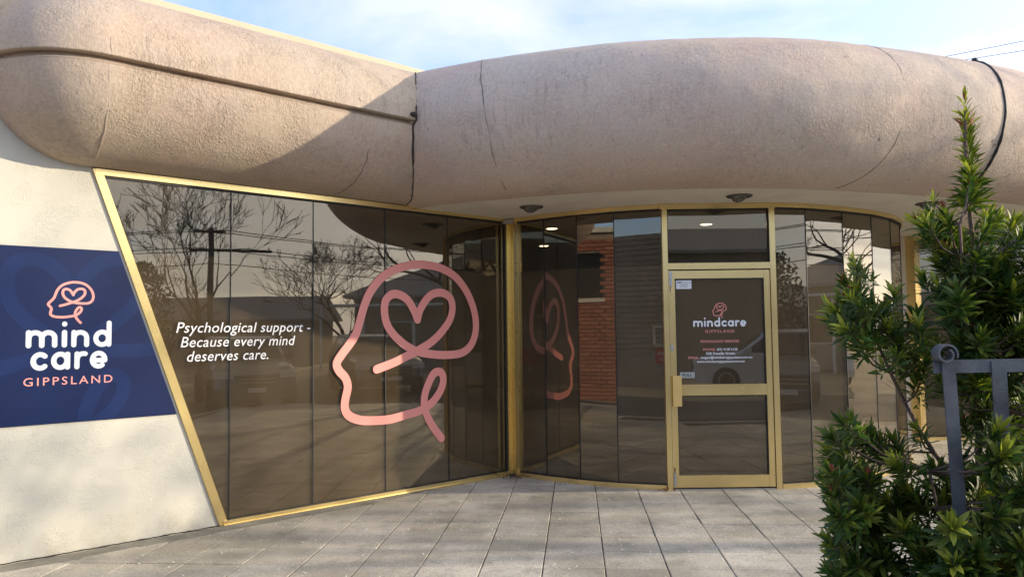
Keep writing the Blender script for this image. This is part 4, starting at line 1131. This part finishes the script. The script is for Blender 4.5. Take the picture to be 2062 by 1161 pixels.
# houses
def hip_house(name, x0, y0, x1, y1, hw_, hr, label, gable=False, over=0.45, wall='housewall'):
    h = thing(name, ((x0 + x1) / 2, (y0 + y1) / 2, -0.16), label, 'house')
    MB().box((x0, y0, -0.16), (x1, y1, hw_)).obj('wall', M[wall], h)
    X0, Y0, X1, Y1 = x0 - over, y0 - over, x1 + over, y1 + over
    lng = (X1 - X0) < (Y1 - Y0); ins_ = 0.0 if gable else min(X1 - X0, Y1 - Y0) / 2 * 0.9
    xm, ym = (X0 + X1) / 2, (Y0 + Y1) / 2
    r1, r2 = ((xm, Y0 + ins_, hr), (xm, Y1 - ins_, hr)) if lng else ((X0 + ins_, ym, hr), (X1 - ins_, ym, hr))
    base = [(X0, Y0, hw_), (X1, Y0, hw_), (X1, Y1, hw_), (X0, Y1, hw_)]
    low_ = [(x, y, hw_ - 0.12) for x, y, _ in base]
    vs = base + [r1, r2] + low_
    if lng: fs = [(0, 1, 4), (1, 2, 5, 4), (2, 3, 5), (3, 0, 4, 5)]
    else: fs = [(0, 1, 5, 4), (1, 2, 5), (2, 3, 4, 5), (3, 0, 4)]
    fs += [(9, 8, 7, 6), (6, 7, 1, 0), (7, 8, 2, 1), (8, 9, 3, 2), (9, 6, 0, 3)]
    mesh('roof', vs, fs, M['houseroof'], h)
    qq = random.Random(len(label)); nwin = max(2, int((y1 - y0) / 3))
    for i in range(nwin):
        yc = y0 + (i + 0.5) * (y1 - y0) / nwin
        f = MB().box((x0 - 0.04, yc - 0.55, 0.9), (x0 - 0.001, yc + 0.55, 2.1)).obj('window', M['trim'], h)
        MB().box((x0 - 0.05, yc - 0.48, 0.97), (x0 - 0.041, yc + 0.48, 2.03)).obj('pane', M['winglass'], f)
    return h
hip_house('long_shed', 33.5, -14.5, 38.5, -4.6, 2.4, 3.75, 'long low grey roofed building behind the power pole, mirrored in the window', True)
hv = hip_house('veranda_house', 27.6, -0.4, 36, 7.0, 3.3, 5.3, 'house with hipped roof and veranda, mirrored above the parked cars')
vb = MB(); vb.box((25.8, -1.6, 2.75), (27.1, 6.5, 2.85)); 
for y in (-1.5, 0.4, 2.3, 4.2, 6.3): vb.box((25.85, y, -0.16), (25.95, y + 0.1, 2.75))
vb.obj('veranda', M['trim'], hv)
hip_house('low_house', 30, -30, 42, -19, 2.8, 4.6, 'low dark house mirrored left of the small bare tree')
hip_house('hall', 3.5, -24, 22, -15.5, 4.6, 6.0, 'wide hall with a long sloping roof line, mirrored in the pane over the door', True)
hip_house('cottage', 52, 9, 62, 22, 2.9, 4.7, 'distant cottage mirrored at the right edge of the curved window', wall='trim')
# brick building, mirrored in the third left facet: every brick its own
bb = thing('brick_building', (-7.0, 1.8, -0.16), 'red brick building with arched window, mirrored left of the door', 'building')
p0 = Vector((-7.75, 2.40, 0)); p1 = Vector((-5.95, 0.82, 0)); bt = (p1 - p0).normalized(); bn = Vector((-bt.y, bt.x, 0))
if bn.dot(Vector((1, 1, 0))) < 0: bn = -bn
Bf = lambda x, o_, z: p0 + bt * x + bn * o_ + Vector((0, 0, z))
LB = (p1 - p0).length
bwall = MB(); bwall.box((0, -0.9, -0.16), (LB, -0.06, 3.75), Bf)
bwo = bwall.obj('wall', M['mortar'], bb)
MB().box((-0.06, -1.0, 3.75), (LB + 0.06, 0.07, 3.86), Bf).obj('coping', M['trim'], bb)
bme = bpy.data.meshes.new('brick'); mbx = MB().box((-0.112, -0.05, -0.036), (0.112, 0.012, 0.036)); bme.from_pydata(mbx.v, [], mbx.f); bme.materials.append(M['brick'])
ang = math.atan2(bt.y, bt.x); nb = 0; joined = MB()
for c_ in range(42):
    z = -0.05 + 0.088 * c_
    x = 0.12 + (0.118 if c_ % 2 else 0)
    while x < LB - 0.1:
        win = (0.12 < x < 1.02 and 2.22 < z < 3.35)
        if not win:
            if 0.25 < x < 1.75 and z > 0.0 and nb < 280 and z > 0.3:
                o = bpy.data.objects.new('brick', bme); col.objects.link(o); o.parent = bwo
                pw_ = Bf(x, -0.012 + (0.03 if x > 1.05 else 0) + rnd.uniform(-.003, .003), z)
                o.matrix_local = Matrix.Translation(pw_) @ Matrix.Rotation(ang + (0 if True else 0), 4, 'Z')
                nb += 1
            else:
                joined.box((x - 0.112, -0.05, z - 0.036), (x + 0.112, 0.0, z + 0.036), Bf)
        x += 0.236
jo = joined.obj('outer_bricks', M['brick'], bb); jo['kind'] = 'stuff'
MB().box((0.14, -0.10, 2.28), (1.0, -0.058, 3.30), Bf).obj('window', M['winglass'], bb)
MB().box((0.06, -0.08, 2.18), (1.06, 0.06, 2.26), Bf).obj('sill', M['trim'], bb)
# weatherboard shed
ws = thing('weatherboard_shed', (-6.5, -6.6, -0.16), 'dark weatherboard shed with small white window, mirrored beside the door', 'shed')
MB().box((-10.5, -9.6, -0.16), (-3.6, -6.62, 4.4)).obj('wall', M['board'], ws)
for k in range(22):
    z = 1.0 + 0.155 * k
    mesh('board', [(-10.5, -6.62, z), (-3.6, -6.62, z), (-3.6, -6.575, z), (-10.5, -6.575, z), (-10.5, -6.62, z + 0.15), (-3.6, -6.62, z + 0.15), (-3.6, -6.605, z + 0.15), (-10.5, -6.605, z + 0.15)],
         [(0, 1, 2, 3), (4, 7, 6, 5), (3, 2, 6, 7), (0, 3, 7, 4), (1, 5, 6, 2), (0, 4, 5, 1)], M['board'], ws)
f = MB().box((-5.4, -6.58, 1.5), (-4.5, -6.54, 2.5)).obj('window', M['trim'], ws)
for xx in (-5.33, -4.91):
    for z0 in (1.57, 2.04): MB().box((xx, -6.539, z0), (xx + 0.36, -6.532, z0 + 0.4)).obj('pane', M['winglass'], f)
rs = thing('hydrant_sign', (-3.0, -1.4, -0.13), 'small red suction point sign on a post by a gate, mirrored beside the door', 'sign')
MB().tube([(-3.0, -1.42, -0.13), (-3.0, -1.42, 1.25)], 0.03, 8).obj('post', M['steel'], rs)
MB().box((-3.22, -1.40, 0.78), (-2.78, -1.385, 1.10)).obj('plate', M['signred'], rs)
frR = lambda x, z, h: Vector((-3.0 - x, -1.384 + h, z))
text('lettering', 'SUCTION', -0.16, 0.16, 0.965, 0.075, frR, M['white'], rs, bold=0.02)
text('lettering', 'POINT', -0.12, 0.12, 0.83, 0.075, frR, M['white'], rs, bold=0.02)
fr_ = MB(); fr_.box((-3.27, -1.40, 1.16), (-2.75, -1.37, 1.20)); fr_.box((-3.27, -1.40, 1.58), (-2.75, -1.37, 1.62)); fr_.box((-3.27, -1.40, 1.19), (-3.22, -1.37, 1.59)); fr_.box((-2.80, -1.40, 1.19), (-2.75, -1.37, 1.59))
fr_.obj('hinged_frame', M['trim'], rs)

# parked cars
def car(loc, rot, paint, label, rev=False):
    c_ = thing('parked_car', loc, label, 'car', 'cars parked in the street')
    prof = [(-2.25, 0.30), (-2.3, 0.62), (-2.22, 0.98), (-2.02, 1.10), (-1.75, 1.56), (-1.45, 1.64), (0.15, 1.64), (0.45, 1.58), (1.12, 1.08), (1.95, 0.96), (2.25, 0.80), (2.32, 0.50), (2.25, 0.28)]
    def wid(z): return 0.90 if z < 1.0 else 0.90 - (z - 1.0) * 0.34
    Mx = Matrix.Translation(loc) @ Matrix.Rotation(rot, 4, 'Z')
    F_ = lambda x, y, z: Mx @ Vector((x, y, z))
    n_ = len(prof); vs = []
    for y in (-1, -0.86, 0, 0.86, 1):
        for x, z in prof:
            k = 1 - 0.10 * (abs(x) / 2.3) ** 4
            zz_ = z + (0 if abs(y) < 0.9 else -0.05 * (z > 0.9)); xx = x * (1 if abs(y) < 0.9 else 0.975)
            vs.append(F_(xx, y * wid(z) * k, zz_))
    fs = []
    for r_ in range(4):
        for i in range(n_):
            a, b_ = r_ * n_ + i, r_ * n_ + (i + 1) % n_; fs.append((a, b_, b_ + n_, a + n_))
    fs += [tuple(range(n_))[::-1], tuple(4 * n_ + i for i in range(n_))]
    mesh('body', vs, fs, M[paint], c_)
    for sgn_ in (-1, 1):
        for x, pts in (('front', [(0.02, 1.08), (0.98, 1.08), (0.42, 1.50), (0.02, 1.53)]), ('rear', [(-0.08, 1.08), (-0.08, 1.53), (-1.15, 1.53), (-1.15, 1.08)]), ('quarter', [(-1.25, 1.10), (-1.25, 1.52), (-1.52, 1.49), (-1.72, 1.16)])):
            o1 = [F_(a, sgn_ * (wid(z_) * 0.995 + 0.006), z_) for a, z_ in pts]; o2 = [F_(a, sgn_ * (wid(z_) * 0.9), z_) for a, z_ in pts]
            mesh('side_window', o1 + o2, [(0, 1, 2, 3), (7, 6, 5, 4), (0, 4, 5, 1), (1, 5, 6, 2), (2, 6, 7, 3), (3, 7, 4, 0)], M['winglass'], c_)
    for nm, P in (('windscreen', [(0.50, 1.545), (1.06, 1.13)]), ('rear_window', [(-1.80, 1.50), (-2.00, 1.16)])):
        (xa, za), (xb, zb_) = P; s_ = 1 if xa > 0 else -1
        q4 = [F_(xa + s_ * 0.012, -wid(za) * 0.84, za + 0.012), F_(xa + s_ * 0.012, wid(za) * 0.84, za + 0.012), F_(xb + s_ * 0.012, wid(zb_) * 0.86, zb_ + 0.012), F_(xb + s_ * 0.012, -wid(zb_) * 0.86, zb_ + 0.012)]
        q5 = [v - Vector((0, 0, 0.04)) for v in q4]
        mesh(nm, q4 + q5, [(0, 1, 2, 3), (7, 6, 5, 4), (0, 4, 5, 1), (1, 5, 6, 2), (2, 6, 7, 3), (3, 7, 4, 0)], M['winglass'], c_)
    for x in (-1.42, 1.45):
        for y in (-0.82, 0.82):
            s_ = 1 if y > 0 else -1; ctr = F_(x, y, 0.34); axd = (Mx.to_3x3() @ Vector((0, s_, 0)))
            w_ = MB().lathe([(0.20, -0.12), (0.33, -0.12), (0.345, -0.06), (0.345, 0.06), (0.33, 0.10), (0.22, 0.11)], ctr, axd, 24).obj('wheel', M['tyre'], c_)
            MB().lathe([(0.01, 0.085), (0.06, 0.09), (0.10, 0.10), (0.215, 0.115), (0.225, 0.10), (0.02, 0.02)], ctr, axd, 15).obj('rim', M['steel'], w_)
    for y in (-0.66, 0.66):
        MB().box((2.14, y - 0.17, 0.72), (2.275, y + 0.17, 0.86), F_).obj('headlight', M['trim'], c_)
        MB().box((-2.30, y - 0.12, 0.75), (-2.20, y + 0.14, 1.0), F_).obj('tail_light', M['carred'], c_)
        MB().box((0.80, y * 1.36 - 0.10, 1.08), (0.95, y * 1.36 + 0.10, 1.22), F_).obj('mirror', M[paint], c_)
    MB().box((2.26, -0.42, 0.55), (2.335, 0.42, 0.78), F_).obj('grille', M['steeldk'], c_)
    g_ = MB(); g_.box((2.33, -0.40, 0.70), (2.345, 0.40, 0.72), F_); g_.box((2.33, -0.38, 0.62), (2.345, 0.38, 0.64), F_); g_.obj('grille_bar', M['steel'], c_)
    MB().box((2.30, -0.20, 0.42), (2.335, 0.20, 0.52), F_).obj('number_plate', M['trim'], c_)
car((10.2, 1.35, -0.13), math.pi - 0.52, 'carpaint', 'grey wagon parked nose towards the straight window that mirrors it')
car((14.2, 3.6, -0.13), math.pi - 0.45, 'carpaint', 'second grey wagon parked behind the first, mirrored beside the pink logo')
car((20.5, 6.2, -0.13), math.pi - 0.4, 'carwhite', 'white wagon parked under the bare trees, mirrored in the right panes')
car((7.2, -6.2, -0.16), math.pi + 0.2, 'carwhite', 'white wagon parked across the street, mirrored in the door glass')
